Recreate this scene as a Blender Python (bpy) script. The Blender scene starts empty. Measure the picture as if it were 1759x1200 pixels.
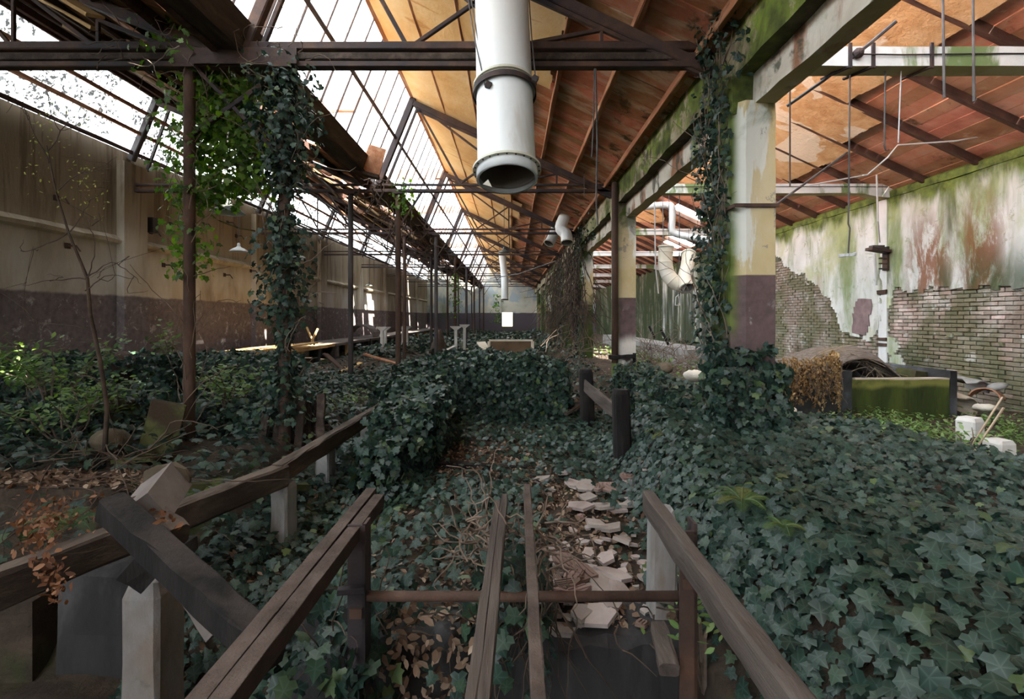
import bpy, math, random
import numpy as np
from mathutils import Vector, Matrix, Euler

# ------------------------------------------------------------------ camera, sky, sun, exposure
scene = bpy.context.scene
C = scene.collection
random.seed(7)
RS = np.random.RandomState(11)
F, CX, CY, H = 840.0, 879.5, 546.0, 1.5          # focal length in pixels, vanishing point, eye height

cam_d = bpy.data.cameras.new('camera')
cam_d.sensor_width = 36.0
cam_d.lens = F / 1759.0 * 36.0
cam_d.shift_y = -(600.0 - CY) / 1759.0
cam_d.clip_start = 0.05
cam = bpy.data.objects.new('camera', cam_d)
cam.location = (0, 0, H)
cam.rotation_euler = (math.pi / 2, 0, 0)
C.objects.link(cam)
scene.camera = cam

world = bpy.data.worlds.new('overcast_sky')
scene.world = world
world.use_nodes = True
bg = world.node_tree.nodes['Background']
bg.inputs['Color'].default_value = (0.91, 0.96, 1.0, 1)
bg.inputs['Strength'].default_value = 1.0

SUN = Vector((-0.52, 0.22, -0.80)).normalized()   # direction in which sunlight travels
sun_d = bpy.data.lights.new('sun', 'SUN')
sun_d.energy = 5.0
sun_d.color = (1.0, 0.93, 0.80)
sun_d.angle = 0.012
sun = bpy.data.objects.new('sun', sun_d)
sun.rotation_euler = SUN.to_track_quat('-Z', 'Y').to_euler()
C.objects.link(sun)

scene.view_settings.view_transform = 'Standard'
scene.view_settings.look = 'None'
scene.view_settings.gamma = 1.0
scene.view_settings.use_curve_mapping = False
scene.view_settings.exposure = 3.25
scene.cycles.max_bounces = 9
scene.cycles.diffuse_bounces = 5
scene.cycles.glossy_bounces = 3
scene.cycles.transmission_bounces = 6
scene.cycles.transparent_max_bounces = 24
scene.cycles.sample_clamp_indirect = 6.0
scene.cycles.caustics_reflective = False
scene.cycles.caustics_refractive = False


def at(px, py, Y):
    """the point of the place that the photograph shows at px, py when it stands Y metres away"""
    return Vector(((px - CX) / F * Y, Y, H - (py - CY) / F * Y))


# ------------------------------------------------------------------ materials
def ramp(nt, stops):
    r = nt.nodes.new('ShaderNodeValToRGB')
    e = r.color_ramp.elements
    while len(e) > 1:
        e.remove(e[-1])
    e[0].position = stops[0][0]
    e[0].color = (*stops[0][1], 1)
    for p, c in stops[1:]:
        n = e.new(p)
        n.color = (*c, 1)
    return r


def math_n(nt, op, a, b=None, clamp=False):
    m = nt.nodes.new('ShaderNodeMath')
    m.operation = op
    m.use_clamp = clamp
    for i, v in enumerate((a, b)):
        if v is None:
            continue
        if isinstance(v, (int, float)):
            m.inputs[i].default_value = v
        else:
            nt.links.new(v, m.inputs[i])
    return m.outputs[0]


def maprange(nt, v, a, b):
    m = nt.nodes.new('ShaderNodeMapRange')
    m.interpolation_type = 'SMOOTHSTEP'
    nt.links.new(v, m.inputs['Value'])
    m.inputs['From Min'].default_value = min(a, b)
    m.inputs['From Max'].default_value = max(a, b)
    if a > b:
        m.inputs['To Min'].default_value = 1
        m.inputs['To Max'].default_value = 0
    return m.outputs[0]


def noise(nt, vec, scale, detail=6, stretch=(1, 1, 1), rough=.6, dist=0.0, off=0.0):
    mp = nt.nodes.new('ShaderNodeMapping')
    mp.inputs['Scale'].default_value = stretch
    mp.inputs['Location'].default_value = (off, off * 1.3, off * .7)
    nt.links.new(vec, mp.inputs['Vector'])
    n = nt.nodes.new('ShaderNodeTexNoise')
    n.inputs['Scale'].default_value = scale
    n.inputs['Detail'].default_value = detail
    n.inputs['Roughness'].default_value = rough
    n.inputs['Distortion'].default_value = dist
    nt.links.new(mp.outputs[0], n.inputs['Vector'])
    return n.outputs['Fac']


def mat(name, base, rough=.85, scale=3.0, stretch=(1, 1, 1), layers=(), bump=.3, bscale=None, spec=.3,
        coord='pos', metallic=0.0, objvar=0.0, dist=.3):
    """weathered surface: a noise ramp of base colours, then layers of paint, moss, rust or stain over it"""
    m = bpy.data.materials.new(name)
    m.use_nodes = True
    nt = m.node_tree
    L = nt.links.new
    bsdf = nt.nodes['Principled BSDF']
    bsdf.inputs['Roughness'].default_value = rough
    bsdf.inputs['Specular IOR Level'].default_value = spec
    bsdf.inputs['Metallic'].default_value = metallic
    geo = nt.nodes.new('ShaderNodeNewGeometry')
    pos = geo.outputs['Position']
    oi = nt.nodes.new('ShaderNodeObjectInfo')
    if coord == 'pos':
        vec = pos
    else:
        tc = nt.nodes.new('ShaderNodeTexCoord')
        add = nt.nodes.new('ShaderNodeVectorMath')
        add.operation = 'MULTIPLY_ADD'
        cmb = nt.nodes.new('ShaderNodeCombineXYZ')
        for i in range(3):
            L(oi.outputs['Random'], cmb.inputs[i])
        L(cmb.outputs[0], add.inputs[0])
        add.inputs[1].default_value = (37, 53, 71)
        L(tc.outputs['Object'], add.inputs[2])
        vec = add.outputs[0]
    k = len(base)
    lo, hi = .28, .72
    n = noise(nt, vec, scale, 8, stretch, .62, dist)
    r = ramp(nt, [(lo + (hi - lo) * i / max(1, k - 1), c) for i, c in enumerate(base)])
    L(n, r.inputs[0])
    col = r.outputs[0]
    if objvar:
        hs = nt.nodes.new('ShaderNodeHueSaturation')
        v = math_n(nt, 'MULTIPLY_ADD', oi.outputs['Random'], objvar * 2)
        nt.nodes[-1].inputs[2].default_value = 1 - objvar
        L(v, hs.inputs['Value'])
        v2 = math_n(nt, 'MULTIPLY_ADD', oi.outputs['Random'], -objvar * .12)
        nt.nodes[-1].inputs[2].default_value = .5 + objvar * .06
        L(v2, hs.inputs['Hue'])
        L(col, hs.inputs['Color'])
        col = hs.outputs[0]
    sep = nt.nodes.new('ShaderNodeSeparateXYZ')
    L(pos, sep.inputs[0])
    for i, ly in enumerate(layers):
        fac = None
        if 'scale' in ly:
            nn = noise(nt, vec, ly['scale'], 7, ly.get('stretch', (1, 1, 1)), ly.get('rough', .6), ly.get('dist', .4), 3.7 * (i + 1))
            fac = maprange(nt, nn, ly['lo'], ly['hi'])
        if 'zb' in ly:                       # band of height: (from, to) rises 0 -> 1
            zz = sep.outputs['Z']
            if ly.get('wob'):
                wn = noise(nt, vec, ly.get('wscale', 1.5), 5, (1, 1, .25), .6, .2, 9.1 * (i + 1))
                zz = math_n(nt, 'ADD', zz, math_n(nt, 'MULTIPLY', math_n(nt, 'SUBTRACT', wn, .5), ly['wob']))
            zf = maprange(nt, zz, *ly['zb'])
            fac = zf if fac is None else math_n(nt, 'MULTIPLY', fac, zf)
        if 'yb' in ly:
            yf = maprange(nt, sep.outputs['Y'], *ly['yb'])
            fac = yf if fac is None else math_n(nt, 'MULTIPLY', fac, yf)
        if 'xb' in ly:
            yf = maprange(nt, sep.outputs['X'], *ly['xb'])
            fac = yf if fac is None else math_n(nt, 'MULTIPLY', fac, yf)
        if 'spot' in ly:                     # stain around one place of the wall: centre y, width
            c, w = ly['spot']
            d = math_n(nt, 'ABSOLUTE', math_n(nt, 'SUBTRACT', sep.outputs['Y'], c))
            if 'scale' not in ly:
                pass
            sf = maprange(nt, d, w, w * .25)
            fac = sf if fac is None else math_n(nt, 'MULTIPLY', fac, sf)
        if ly.get('up'):                     # weights the layer by how far a face turns up or down
            sn = nt.nodes.new('ShaderNodeSeparateXYZ')
            L(geo.outputs['Normal'], sn.inputs[0])
            uf = maprange(nt, sn.outputs['Z'], *ly['up'])
            fac = uf if fac is None else math_n(nt, 'MULTIPLY', fac, uf)
        if ly.get('amt', 1) != 1:
            fac = math_n(nt, 'MULTIPLY', fac, ly['amt'])
        mx = nt.nodes.new('ShaderNodeMix')
        mx.data_type = 'RGBA'
        L(fac, mx.inputs[0])
        L(col, mx.inputs[6])
        mx.inputs[7].default_value = (*ly['color'], 1)
        if 'color2' in ly:
            vn = noise(nt, vec, ly.get('cscale', 9), 5, (1, 1, 1), .6, 0, 5.5)
            rr = ramp(nt, [(.35, ly['color']), (.65, ly['color2'])])
            L(vn, rr.inputs[0])
            L(rr.outputs[0], mx.inputs[7])
        col = mx.outputs[2]
    L(col, bsdf.inputs['Base Color'])
    if bump:
        b = nt.nodes.new('ShaderNodeBump')
        b.inputs['Strength'].default_value = bump
        b.inputs['Distance'].default_value = .03
        bn = noise(nt, vec, bscale or scale * 6, 8, stretch, .65, .1, 1.7)
        L(bn, b.inputs['Height'])
        L(b.outputs[0], bsdf.inputs['Normal'])
    return m


def leaf_mat(name, stops, trans=.25, rough=.4, vein=(.25, .34, .27), vamt=.5, tcol=None, spec=.5):
    m = bpy.data.materials.new(name)
    m.use_nodes = True
    nt = m.node_tree
    L = nt.links.new
    bsdf = nt.nodes['Principled BSDF']
    out = nt.nodes['Material Output']
    a = nt.nodes.new('ShaderNodeAttribute')
    a.attribute_name = 'rnd'
    r = ramp(nt, stops)
    L(a.outputs['Fac'], r.inputs[0])
    col = r.outputs[0]
    if vamt:
        v = nt.nodes.new('ShaderNodeAttribute')
        v.attribute_name = 'vein'
        f = math_n(nt, 'MULTIPLY', math_n(nt, 'POWER', v.outputs['Fac'], 9.0), vamt)
        mx = nt.nodes.new('ShaderNodeMix')
        mx.data_type = 'RGBA'
        L(f, mx.inputs[0])
        L(col, mx.inputs[6])
        mx.inputs[7].default_value = (*vein, 1)
        col = mx.outputs[2]
    L(col, bsdf.inputs['Base Color'])
    bsdf.inputs['Roughness'].default_value = rough
    bsdf.inputs['Specular IOR Level'].default_value = spec
    if trans:
        t = nt.nodes.new('ShaderNodeBsdfTranslucent')
        hs = nt.nodes.new('ShaderNodeHueSaturation')
        hs.inputs['Value'].default_value = 2.2
        hs.inputs['Saturation'].default_value = 1.2
        L(col, hs.inputs['Color'])
        L(hs.outputs[0], t.inputs['Color'])
        ms = nt.nodes.new('ShaderNodeMixShader')
        ms.inputs[0].default_value = trans
        L(bsdf.outputs[0], ms.inputs[1])
        L(t.outputs[0], ms.inputs[2])
        L(ms.outputs[0], out.inputs['Surface'])
    return m


def glass_mat(name, tint, dirt, dirt_amt, spots=None, diff=.35):
    """old roof glazing: clear part lets the sky through, the film of dirt scatters it, debris lying on it blocks it"""
    m = bpy.data.materials.new(name)
    m.use_nodes = True
    nt = m.node_tree
    L = nt.links.new
    nt.nodes.remove(nt.nodes['Principled BSDF'])
    out = nt.nodes['Material Output']
    geo = nt.nodes.new('ShaderNodeNewGeometry')
    pos = geo.outputs['Position']
    tr = nt.nodes.new('ShaderNodeBsdfTransparent')
    tr.inputs[0].default_value = (*tint, 1)
    tl = nt.nodes.new('ShaderNodeBsdfTranslucent')
    tl.inputs[0].default_value = (.85, .86, .84, 1)
    m1 = nt.nodes.new('ShaderNodeMixShader')
    n = noise(nt, pos, 1.3, 6, (1, 1, .4), .6, .3)
    f = math_n(nt, 'MULTIPLY', maprange(nt, n, .3, .7), diff)
    L(f, m1.inputs[0])
    L(tr.outputs[0], m1.inputs[1])
    L(tl.outputs[0], m1.inputs[2])
    df = nt.nodes.new('ShaderNodeBsdfDiffuse')
    df.inputs[0].default_value = (*dirt, 1)
    m2 = nt.nodes.new('ShaderNodeMixShader')
    n2 = noise(nt, pos, 13.0, 7, (1, 1, 1), .65, .6, 4.0)
    f2 = maprange(nt, n2, *(spots or (.62, .66)))
    n3 = noise(nt, pos, 1.1, 3, (1, 1, 1), .5, .3, 8.0)
    f2 = math_n(nt, 'MULTIPLY', math_n(nt, 'MULTIPLY', f2, maprange(nt, n3, .34, .48)), dirt_amt)
    L(f2, m2.inputs[0])
    L(m1.outputs[0], m2.inputs[1])
    L(df.outputs[0], m2.inputs[2])
    L(m2.outputs[0], out.inputs['Surface'])
    return m


MOSS = (.055, .085, .016)
MOSSB = (.12, .165, .03)
PAINT = (.085, .060, .060)
M = {}
M['soil'] = mat('soil_litter', [(.022, .016, .012), (.05, .036, .026), (.085, .062, .045)], .95, 5, bump=.9, bscale=22,
                layers=[dict(color=(.03, .045, .012), scale=1.1, lo=.55, hi=.68)])
M['wall_left'] = mat('stained_concrete_left', [(.25, .195, .13), (.50, .43, .325), (.70, .65, .56)], .92, 1.2, (1, 1, .30), bump=.35, bscale=9, layers=[
    dict(color=(.31, .25, .17), zb=(2.8, 3.5), wob=1.0, amt=.75),
    dict(color=(.17, .12, .075), scale=2.2, stretch=(1, 1.6, .12), lo=.48, hi=.62, zb=(2.2, 4.2), amt=.85, rough=.72),
    dict(color=(.66, .64, .60), scale=.8, stretch=(1, 1, .5), lo=.38, hi=.6, zb=(3.1, 2.4), amt=.75),
    dict(color=(.145, .120, .122), color2=(.22, .18, .18), zb=(1.99, 1.93), wob=.10, wscale=3),
    dict(color=(.50, .48, .46), scale=4, lo=.55, hi=.64, zb=(1.95, 1.8), amt=.85, rough=.78),
    dict(color=(.20, .16, .12), scale=1.0, stretch=(1, 1, .6), lo=.55, hi=.75, zb=(1.0, .2), amt=.8)])
M['wall_end'] = mat('painted_end_wall', [(.40, .38, .27), (.58, .58, .52), (.66, .62, .42)], .9, .7, (1, 1, 1), bump=.1, layers=[
    dict(color=(.38, .44, .48), scale=.9, stretch=(1, 1, .8), lo=.5, hi=.6),
    dict(color=(.10, .09, .11), zb=(2.02, 1.95), wob=.15),
    dict(color=(.06, .10, .02), scale=.6, stretch=(1, 1, .3), lo=.55, hi=.7, amt=.7)])
M['mortar'] = mat('mossy_mortar', [(.045, .05, .03), (.10, .10, .07), (.20, .19, .16)], .95, 4, bump=.5, layers=[
    dict(color=(.018, .028, .008), scale=.5, lo=.45, hi=.6, yb=(15, 20)),
    dict(color=(.02, .035, .008), scale=2.0, stretch=(1, 1, .15), lo=.42, hi=.55, yb=(14, 17)),
    dict(color=(.12, .15, .09), scale=2.6, stretch=(1, 1, .08), lo=.60, hi=.66, yb=(14, 17))])
M['brick'] = mat('old_brick', [(.25, .165, .13), (.38, .30, .26), (.54, .50, .46)], .92, 2.2, bump=.5, bscale=30, objvar=.4, layers=[
    dict(color=(.11, .12, .05), scale=1.1, lo=.40, hi=.58, amt=.7),
    dict(color=(.55, .53, .50), scale=3.1, lo=.60, hi=.66, amt=.7),
    dict(color=(.03, .045, .012), scale=.8, lo=.45, hi=.65, zb=(1.3, .3), amt=.9)])
M['plaster_right'] = mat('peeling_plaster', [(.44, .47, .45), (.60, .62, .61), (.72, .74, .74)], .9, 1.4, (1, 1, .5), bump=.35, bscale=7, layers=[
    dict(color=(.20, .23, .12), scale=3.6, lo=.54, hi=.66, amt=.65, rough=.78),
    dict(color=(.15, .21, .05), scale=1.2, stretch=(1, 1, .22), lo=.50, hi=.66, amt=.85),
    dict(color=(.40, .44, .22), scale=.7, lo=.5, hi=.66, amt=.7),
    dict(color=(.20, .075, .028), scale=2.6, stretch=(1, 1, .30), lo=.42, hi=.54, spot=(9.35, .75), zb=(3.9, 2.7), wob=1.2, rough=.75, amt=.9),
    dict(color=(.19, .068, .024), scale=2.6, stretch=(1, 1, .30), lo=.42, hi=.54, spot=(8.3, .6), zb=(4.1, 2.8), wob=1.2, rough=.75, amt=.9),
    dict(color=(.06, .055, .03), scale=2.0, stretch=(1, 1, .2), lo=.4, hi=.6, spot=(8.75, .35), zb=(2.4, 3.2), amt=.9),
    dict(color=(.26, .12, .05), scale=2.0, stretch=(1, 1, .2), lo=.42, hi=.6, spot=(13.2, .8), zb=(2.9, 2.3), amt=.8),
    dict(color=(.03, .05, .012), scale=1.3, stretch=(1, 1, .25), lo=.44, hi=.58, zb=(2.9, 2.1), yb=(10.3, 9.0), amt=.8),
    dict(color=(.045, .05, .03), scale=1.3, stretch=(1, 1, .3), lo=.5, hi=.62, yb=(9.5, 10.5), zb=(3.2, 2.2), amt=.7),
    dict(color=(.16, .21, .045), color2=(.055, .075, .018), zb=(3.62, 3.98), wob=1.0, wscale=2.5, cscale=5),
    dict(color=(.02, .03, .01), scale=1.6, stretch=(1, 1, .12), lo=.3, hi=.55, yb=(15.2, 18), amt=.97)])
M['plaster_purple'] = mat('purple_plaster', [(.14, .09, .095), (.20, .14, .145), (.27, .20, .20)], .85, 4, bump=.3)
M['pilaster_white'] = mat('white_pilaster', [(.45, .47, .47), (.62, .64, .65), (.70, .72, .72)], .85, 2, (1, 1, .4), bump=.3, layers=[
    dict(color=(.16, .21, .06), scale=1.5, stretch=(1, 1, .3), lo=.55, hi=.7, amt=.8),
    dict(color=(.08, .03, .025), scale=.5, stretch=(.2, .2, 6), lo=.68, hi=.70)])
M['terracotta'] = mat('terracotta_board', [(.30, .13, .08), (.46, .235, .155), (.56, .37, .27)], .85, 1.6, (1, 1, 1), bump=.35, bscale=12, objvar=.28, layers=[
    dict(color=(.46, .32, .23), scale=2.2, stretch=(3, 1, 3), lo=.55, hi=.66, amt=.8),
    dict(color=(.05, .032, .02), scale=2.7, lo=.60, hi=.70, amt=.85)])
M['terracotta_y'] = mat('terracotta_board_centre', [(.33, .135, .075), (.52, .235, .135), (.62, .42, .30)], .85, 1.6, (1, 1, 1), bump=.35, bscale=12, objvar=.3, layers=[
    dict(color=(.64, .50, .38), scale=1.4, stretch=(1, 3, 1), lo=.48, hi=.62, amt=.75),
    dict(color=(.03, .035, .012), scale=2.0, lo=.52, hi=.62, xb=(1.0, 1.9), amt=.9)])
M['plaster_ochre'] = mat('ochre_plaster', [(.60, .36, .13), (.74, .53, .25), (.80, .67, .43)], .9, 1.1, (1, .6, 1), bump=.4, bscale=10, layers=[
    dict(color=(.52, .27, .08), scale=2.5, stretch=(.35, 1.6, .35), lo=.6, hi=.68, amt=.8)])
M['plaster_straw'] = mat('straw_plaster', [(.42, .24, .10), (.58, .39, .20), (.66, .51, .31)], .92, 3.0, (1, 1, 1), bump=1.0, bscale=14, layers=[
    dict(color=(.70, .65, .53), scale=.85, lo=.56, hi=.575, rough=.5),
    dict(color=(.16, .17, .03), scale=1.1, lo=.60, hi=.72, amt=.85)])
M['dark_board'] = mat('rotten_roof_board', [(.12, .07, .04), (.26, .15, .08), (.44, .30, .17)], .9, 2.2, (.3, 3, .3), bump=.5, objvar=.4, layers=[
    dict(color=(.035, .028, .02), scale=.8, lo=.5, hi=.68)])
M['rust'] = mat('rusty_steel', [(.030, .017, .014), (.060, .034, .026), (.11, .055, .032)], .75, 4, bump=.25, bscale=40, spec=.4, layers=[
    dict(color=(.028, .022, .026), scale=1.0, lo=.45, hi=.6)])
M['rust_red'] = mat('rust_brown_iron', [(.034, .019, .015), (.066, .038, .028), (.115, .066, .046)], .8, 3, (1, 1, .4), bump=.4, bscale=18)
M['rust_dark'] = mat('dark_painted_iron', [(.028, .022, .024), (.055, .045, .048), (.12, .11, .11)], .7, 3, (1, 1, .3), bump=.3, bscale=20, spec=.5)
M['purlin'] = mat('red_timber', [(.20, .085, .045), (.38, .17, .09), (.50, .33, .21)], .9, 2.5, (3, .6, 3), bump=.5)
M['beam_dark'] = mat('dark_rafter', [(.035, .018, .014), (.075, .038, .028), (.12, .07, .05)], .85, 3, (.7, 3, .7), bump=.4)
M['girder_moss'] = mat('mossy_girder', [(.20, .16, .10), (.36, .31, .22), (.50, .47, .38)], .95, 2.2, bump=.7, bscale=12, layers=[
    dict(color=(.045, .03, .02), scale=1.1, lo=.52, hi=.66, amt=.8),
    dict(color=(.17, .235, .035), color2=(.06, .085, .02), scale=1.3, lo=.46, hi=.54, yb=(18, 9), cscale=4, rough=.72),
    dict(color=(.05, .04, .028), scale=2.3, lo=.55, hi=.64, amt=.9, rough=.7),
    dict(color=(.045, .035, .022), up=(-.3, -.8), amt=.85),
    dict(color=(.10, .13, .025), color2=(.035, .045, .015), scale=1.1, lo=.50, hi=.62, cscale=6)])
M['girder_peel'] = mat('peeling_girder', [(.36, .33, .26), (.52, .49, .42), (.62, .60, .54)], .9, 2.0, bump=.5, bscale=10, layers=[
    dict(color=(.22, .085, .035), scale=1.5, stretch=(1, 1, .4), lo=.50, hi=.60, amt=.9),
    dict(color=(.05, .055, .04), scale=2.6, lo=.52, hi=.60, amt=.85),
    dict(color=(.10, .14, .03), scale=1.2, lo=.56, hi=.66, amt=.8),
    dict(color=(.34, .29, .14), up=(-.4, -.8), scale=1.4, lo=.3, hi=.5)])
M['beam_white'] = mat('whitewashed_beam', [(.50, .52, .53), (.64, .67, .68), (.72, .74, .74)], .85, 2, bump=.3, layers=[
    dict(color=(.10, .17, .03), scale=2.0, stretch=(1, 1, .25), lo=.49, hi=.58, amt=.9),
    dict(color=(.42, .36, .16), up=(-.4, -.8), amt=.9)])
M['column'] = mat('painted_column', [(.40, .32, .16), (.50, .42, .24), (.55, .50, .36)], .88, 1.8, (1, 1, .6), bump=.4, bscale=9, layers=[
    dict(color=(.60, .62, .58), scale=1.8, stretch=(1, 1, .25), lo=.53, hi=.56, amt=.9),
    dict(color=(.24, .235, .22), scale=2.2, lo=.57, hi=.60, amt=.8, rough=.7),
    dict(color=PAINT, color2=(.13, .088, .088), zb=(1.915, 1.90)),
    dict(color=(.45, .44, .42), scale=2.6, lo=.60, hi=.64, zb=(1.85, 1.2), amt=.75),
    dict(color=(.62, .60, .56), scale=2.2, lo=.40, hi=.47, zb=(1.25, 1.0), wob=.5, spot=(9.9, 1.2)),
    dict(color=MOSS, color2=MOSSB, xb=(2.19, 2.11), scale=1.1, stretch=(1, 1, .35), lo=.34, hi=.5, cscale=5),
    dict(color=MOSS, color2=(.02, .03, .008), scale=1.0, stretch=(1, 1, .3), lo=.40, hi=.56, yb=(12, 15), cscale=4),
    dict(color=MOSS, scale=1.5, lo=.4, hi=.6, zb=(1.0, .2), amt=.9),
    dict(color=(.06, .075, .025), scale=1.8, lo=.42, hi=.58, zb=(3.0, 3.5), amt=.8)])
M['concrete'] = mat('weathered_concrete', [(.14, .137, .134), (.235, .232, .228), (.33, .33, .33)], .9, 2.4, (1, 1, .6), bump=.4, bscale=26, coord='obj', layers=[
    dict(color=(.16, .11, .075), scale=2.4, stretch=(1, 1, .4), lo=.52, hi=.70, amt=.7),
    dict(color=(.06, .07, .04), scale=3.2, lo=.58, hi=.72, amt=.7)])
M['concrete_dark'] = mat('dark_concrete', [(.013, .012, .012), (.030, .029, .030), (.085, .083, .083)], .9, 2.2, (1, 1, .4), bump=.35, bscale=24)  # near-black grey tone varied by noise
M['concrete_warm'] = mat('reddish_concrete', [(.10, .083, .075), (.155, .132, .122), (.21, .188, .178)], .9, 3, bump=.35, bscale=30, coord='obj')
M['timber'] = mat('weathered_timber', [(.022, .016, .012), (.048, .034, .027), (.10, .075, .06)], .85, 3, (3, .5, 3), bump=.5, bscale=14, layers=[
    dict(color=(.15, .12, .10), up=(.55, .95), scale=2.4, stretch=(2, .6, 2), lo=.38, hi=.62, amt=.85)])
M['timber_black'] = mat('black_timber', [(.005, .004, .004), (.010, .009, .009), (.024, .020, .019)], .95, 3, (2, 2, .5), bump=.5, bscale=18, layers=[  # near-black wood tone, paler on faces turned up
    dict(color=(.065, .052, .047), up=(.55, .95), scale=3, lo=.4, hi=.65, amt=.7)])
M['timber_grey'] = mat('grey_plank', [(.045, .035, .030), (.085, .067, .058), (.14, .115, .10)], .85, 3, (5, .4, 5), bump=.5, bscale=10)
M['timber_gold'] = mat('pale_timber', [(.36, .22, .09), (.52, .34, .15), (.62, .46, .24)], .85, 3, (1, 1, 1), bump=.3)
M['channel'] = mat('rust_crusted_channel', [(.05, .034, .028), (.09, .066, .055), (.14, .105, .09)], .9, 7, bump=.6, bscale=60, coord='pos', layers=[
    dict(color=(.035, .022, .018), up=(.4, -.1))])
M['moss_wood'] = mat('mossy_slab', [(.035, .038, .016), (.07, .075, .028), (.14, .145, .055)], .95, 3, bump=.5, coord='obj', layers=[
    dict(color=(.05, .035, .022), scale=2.2, lo=.5, hi=.64)])
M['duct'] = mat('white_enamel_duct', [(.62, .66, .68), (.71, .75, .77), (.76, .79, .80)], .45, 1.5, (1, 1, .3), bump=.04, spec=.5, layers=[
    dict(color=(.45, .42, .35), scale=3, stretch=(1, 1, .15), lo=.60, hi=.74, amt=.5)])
M['duct_in'] = mat('dark_duct_inside', [(.13, .12, .10), (.20, .185, .16), (.26, .245, .22)], .9, 2)  # inside tone much darker than the outer shell
M['flange'] = mat('cream_flange', [(.48, .47, .38), (.58, .58, .50), (.64, .65, .60)], .6, 3, bump=.1)
M['duct_cream'] = mat('cream_duct', [(.58, .52, .40), (.68, .63, .54), (.72, .70, .66)], .55, 2, bump=.08, layers=[
    dict(color=(.40, .24, .10), scale=2, lo=.58, hi=.7, amt=.6)])
M['pipe_grey'] = mat('galvanised_pipe', [(.36, .38, .40), (.48, .50, .52), (.56, .58, .60)], .5, 2, spec=.5)
M['rod'] = mat('old_steel_rod', [(.025, .021, .023), (.055, .048, .05), (.10, .09, .09)], .6, 6, spec=.5, bump=.1)
M['enamel_dark'] = mat('green_enamel', [(.03, .036, .032), (.055, .062, .055), (.09, .10, .09)], .5, 3, spec=.5)
M['enamel_white'] = mat('white_enamel', [(.55, .57, .56), (.66, .68, .67), (.72, .73, .72)], .45, 3, spec=.5, layers=[dict(color=(.3, .2, .1), scale=5, lo=.62, hi=.72, amt=.6)])
M['tank_green'] = mat('mossy_tank', [(.014, .020, .006), (.038, .054, .011), (.08, .105, .018)], .9, 2.0, (1, 1, .25), bump=.5, layers=[
    dict(color=(.012, .012, .010), scale=1.3, stretch=(1, 1, .3), lo=.52, hi=.64),
    dict(color=(.19, .19, .05), scale=.8, lo=.35, hi=.5, zb=(.44, .52), wob=.25, wscale=1.0)])
M['tank_dark'] = mat('black_slate_tank', [(.014, .014, .016), (.035, .036, .040), (.11, .12, .14)], .7, 1.6, bump=.3)
M['tile_pale'] = mat('broken_tile_pale', [(.22, .18, .165), (.33, .285, .265), (.42, .385, .36)], .9, 4, bump=.4, coord='obj', objvar=.25)
M['tile_red'] = mat('broken_tile_red', [(.13, .08, .068), (.21, .14, .12), (.28, .21, .19)], .9, 4, bump=.4, coord='obj', objvar=.25)
M['bright_stone'] = mat('pale_rubble', [(.45, .40, .33), (.58, .54, .47), (.66, .63, .58)], .9, 4, bump=.4, coord='obj')
M['rock'] = mat('tan_rock', [(.05, .04, .027), (.10, .08, .055), (.16, .13, .095)], .92, 4, bump=.6, coord='obj')
M['thatch'] = mat('dry_matting', [(.10, .075, .06), (.22, .18, .155), (.36, .31, .28)], .95, 3, (2, 14, 14), bump=1.0, bscale=8, coord='pos')
M['stem'] = mat('vine_stem', [(.08, .055, .04), (.15, .11, .085), (.24, .19, .16)], .9, 6, bump=.2)
M['stem_dark'] = mat('dark_vine_stem', [(.03, .021, .016), (.065, .045, .034), (.10, .075, .055)], .9, 6, bump=.2)
M['dry_reed'] = mat('dry_reed', [(.24, .18, .12), (.34, .27, .19), (.42, .35, .26)], .9, 6, bump=.1)
M['crate'] = mat('brown_crate', [(.06, .035, .02), (.11, .065, .036), (.15, .10, .06)], .85, 3, bump=.2, coord='obj')
M['crate_rim'] = mat('pale_rim', [(.36, .30, .22), (.48, .42, .34), (.56, .52, .45)], .85, 3, bump=.2, coord='obj')
M['post_white'] = mat('white_post', [(.44, .43, .41), (.58, .57, .55), (.66, .65, .64)], .8, 3, bump=.1, coord='obj')
M['outer_wall'] = mat('sunlit_outer_wall', [(.60, .52, .34), (.68, .60, .42), (.72, .66, .50)], .9, 1)
M['glass'] = glass_mat('old_roof_glass', (.93, .96, .97), (.10, .09, .08), .7, (.66, .72))
M['sheet'] = glass_mat('corrugated_plastic', (.80, .82, .80), (.07, .055, .04), .97, (.50, .535), .45)
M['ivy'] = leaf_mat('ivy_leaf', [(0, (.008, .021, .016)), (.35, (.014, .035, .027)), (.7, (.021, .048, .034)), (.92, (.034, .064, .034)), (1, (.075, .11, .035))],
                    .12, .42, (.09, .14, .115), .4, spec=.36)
M['ivy_lit'] = leaf_mat('ivy_leaf_lit', [(0, (.03, .065, .016)), (.5, (.065, .13, .024)), (1, (.14, .24, .04))], .5, .45, (.2, .3, .1), .3)  # lit copy of the ivy: backlight put into a brighter leaf colour
M['shrub'] = leaf_mat('shrub_leaf', [(0, (.035, .07, .022)), (.5, (.075, .14, .035)), (1, (.16, .25, .06))], .35, .45, (.2, .3, .1), .2)
M['fresh'] = leaf_mat('fresh_green_leaf', [(0, (.06, .12, .03)), (.5, (.12, .22, .06)), (1, (.25, .34, .14))], .3, .5, (.3, .4, .2), .2)
M['sapling'] = leaf_mat('yellow_green_leaf', [(0, (.20, .22, .06)), (1, (.36, .36, .13))], .35, .6, vamt=0)
M['fern'] = leaf_mat('fern_leaf', [(0, (.035, .075, .022)), (.5, (.065, .12, .03)), (1, (.12, .14, .035))], .3, .6, vamt=0)
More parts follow.
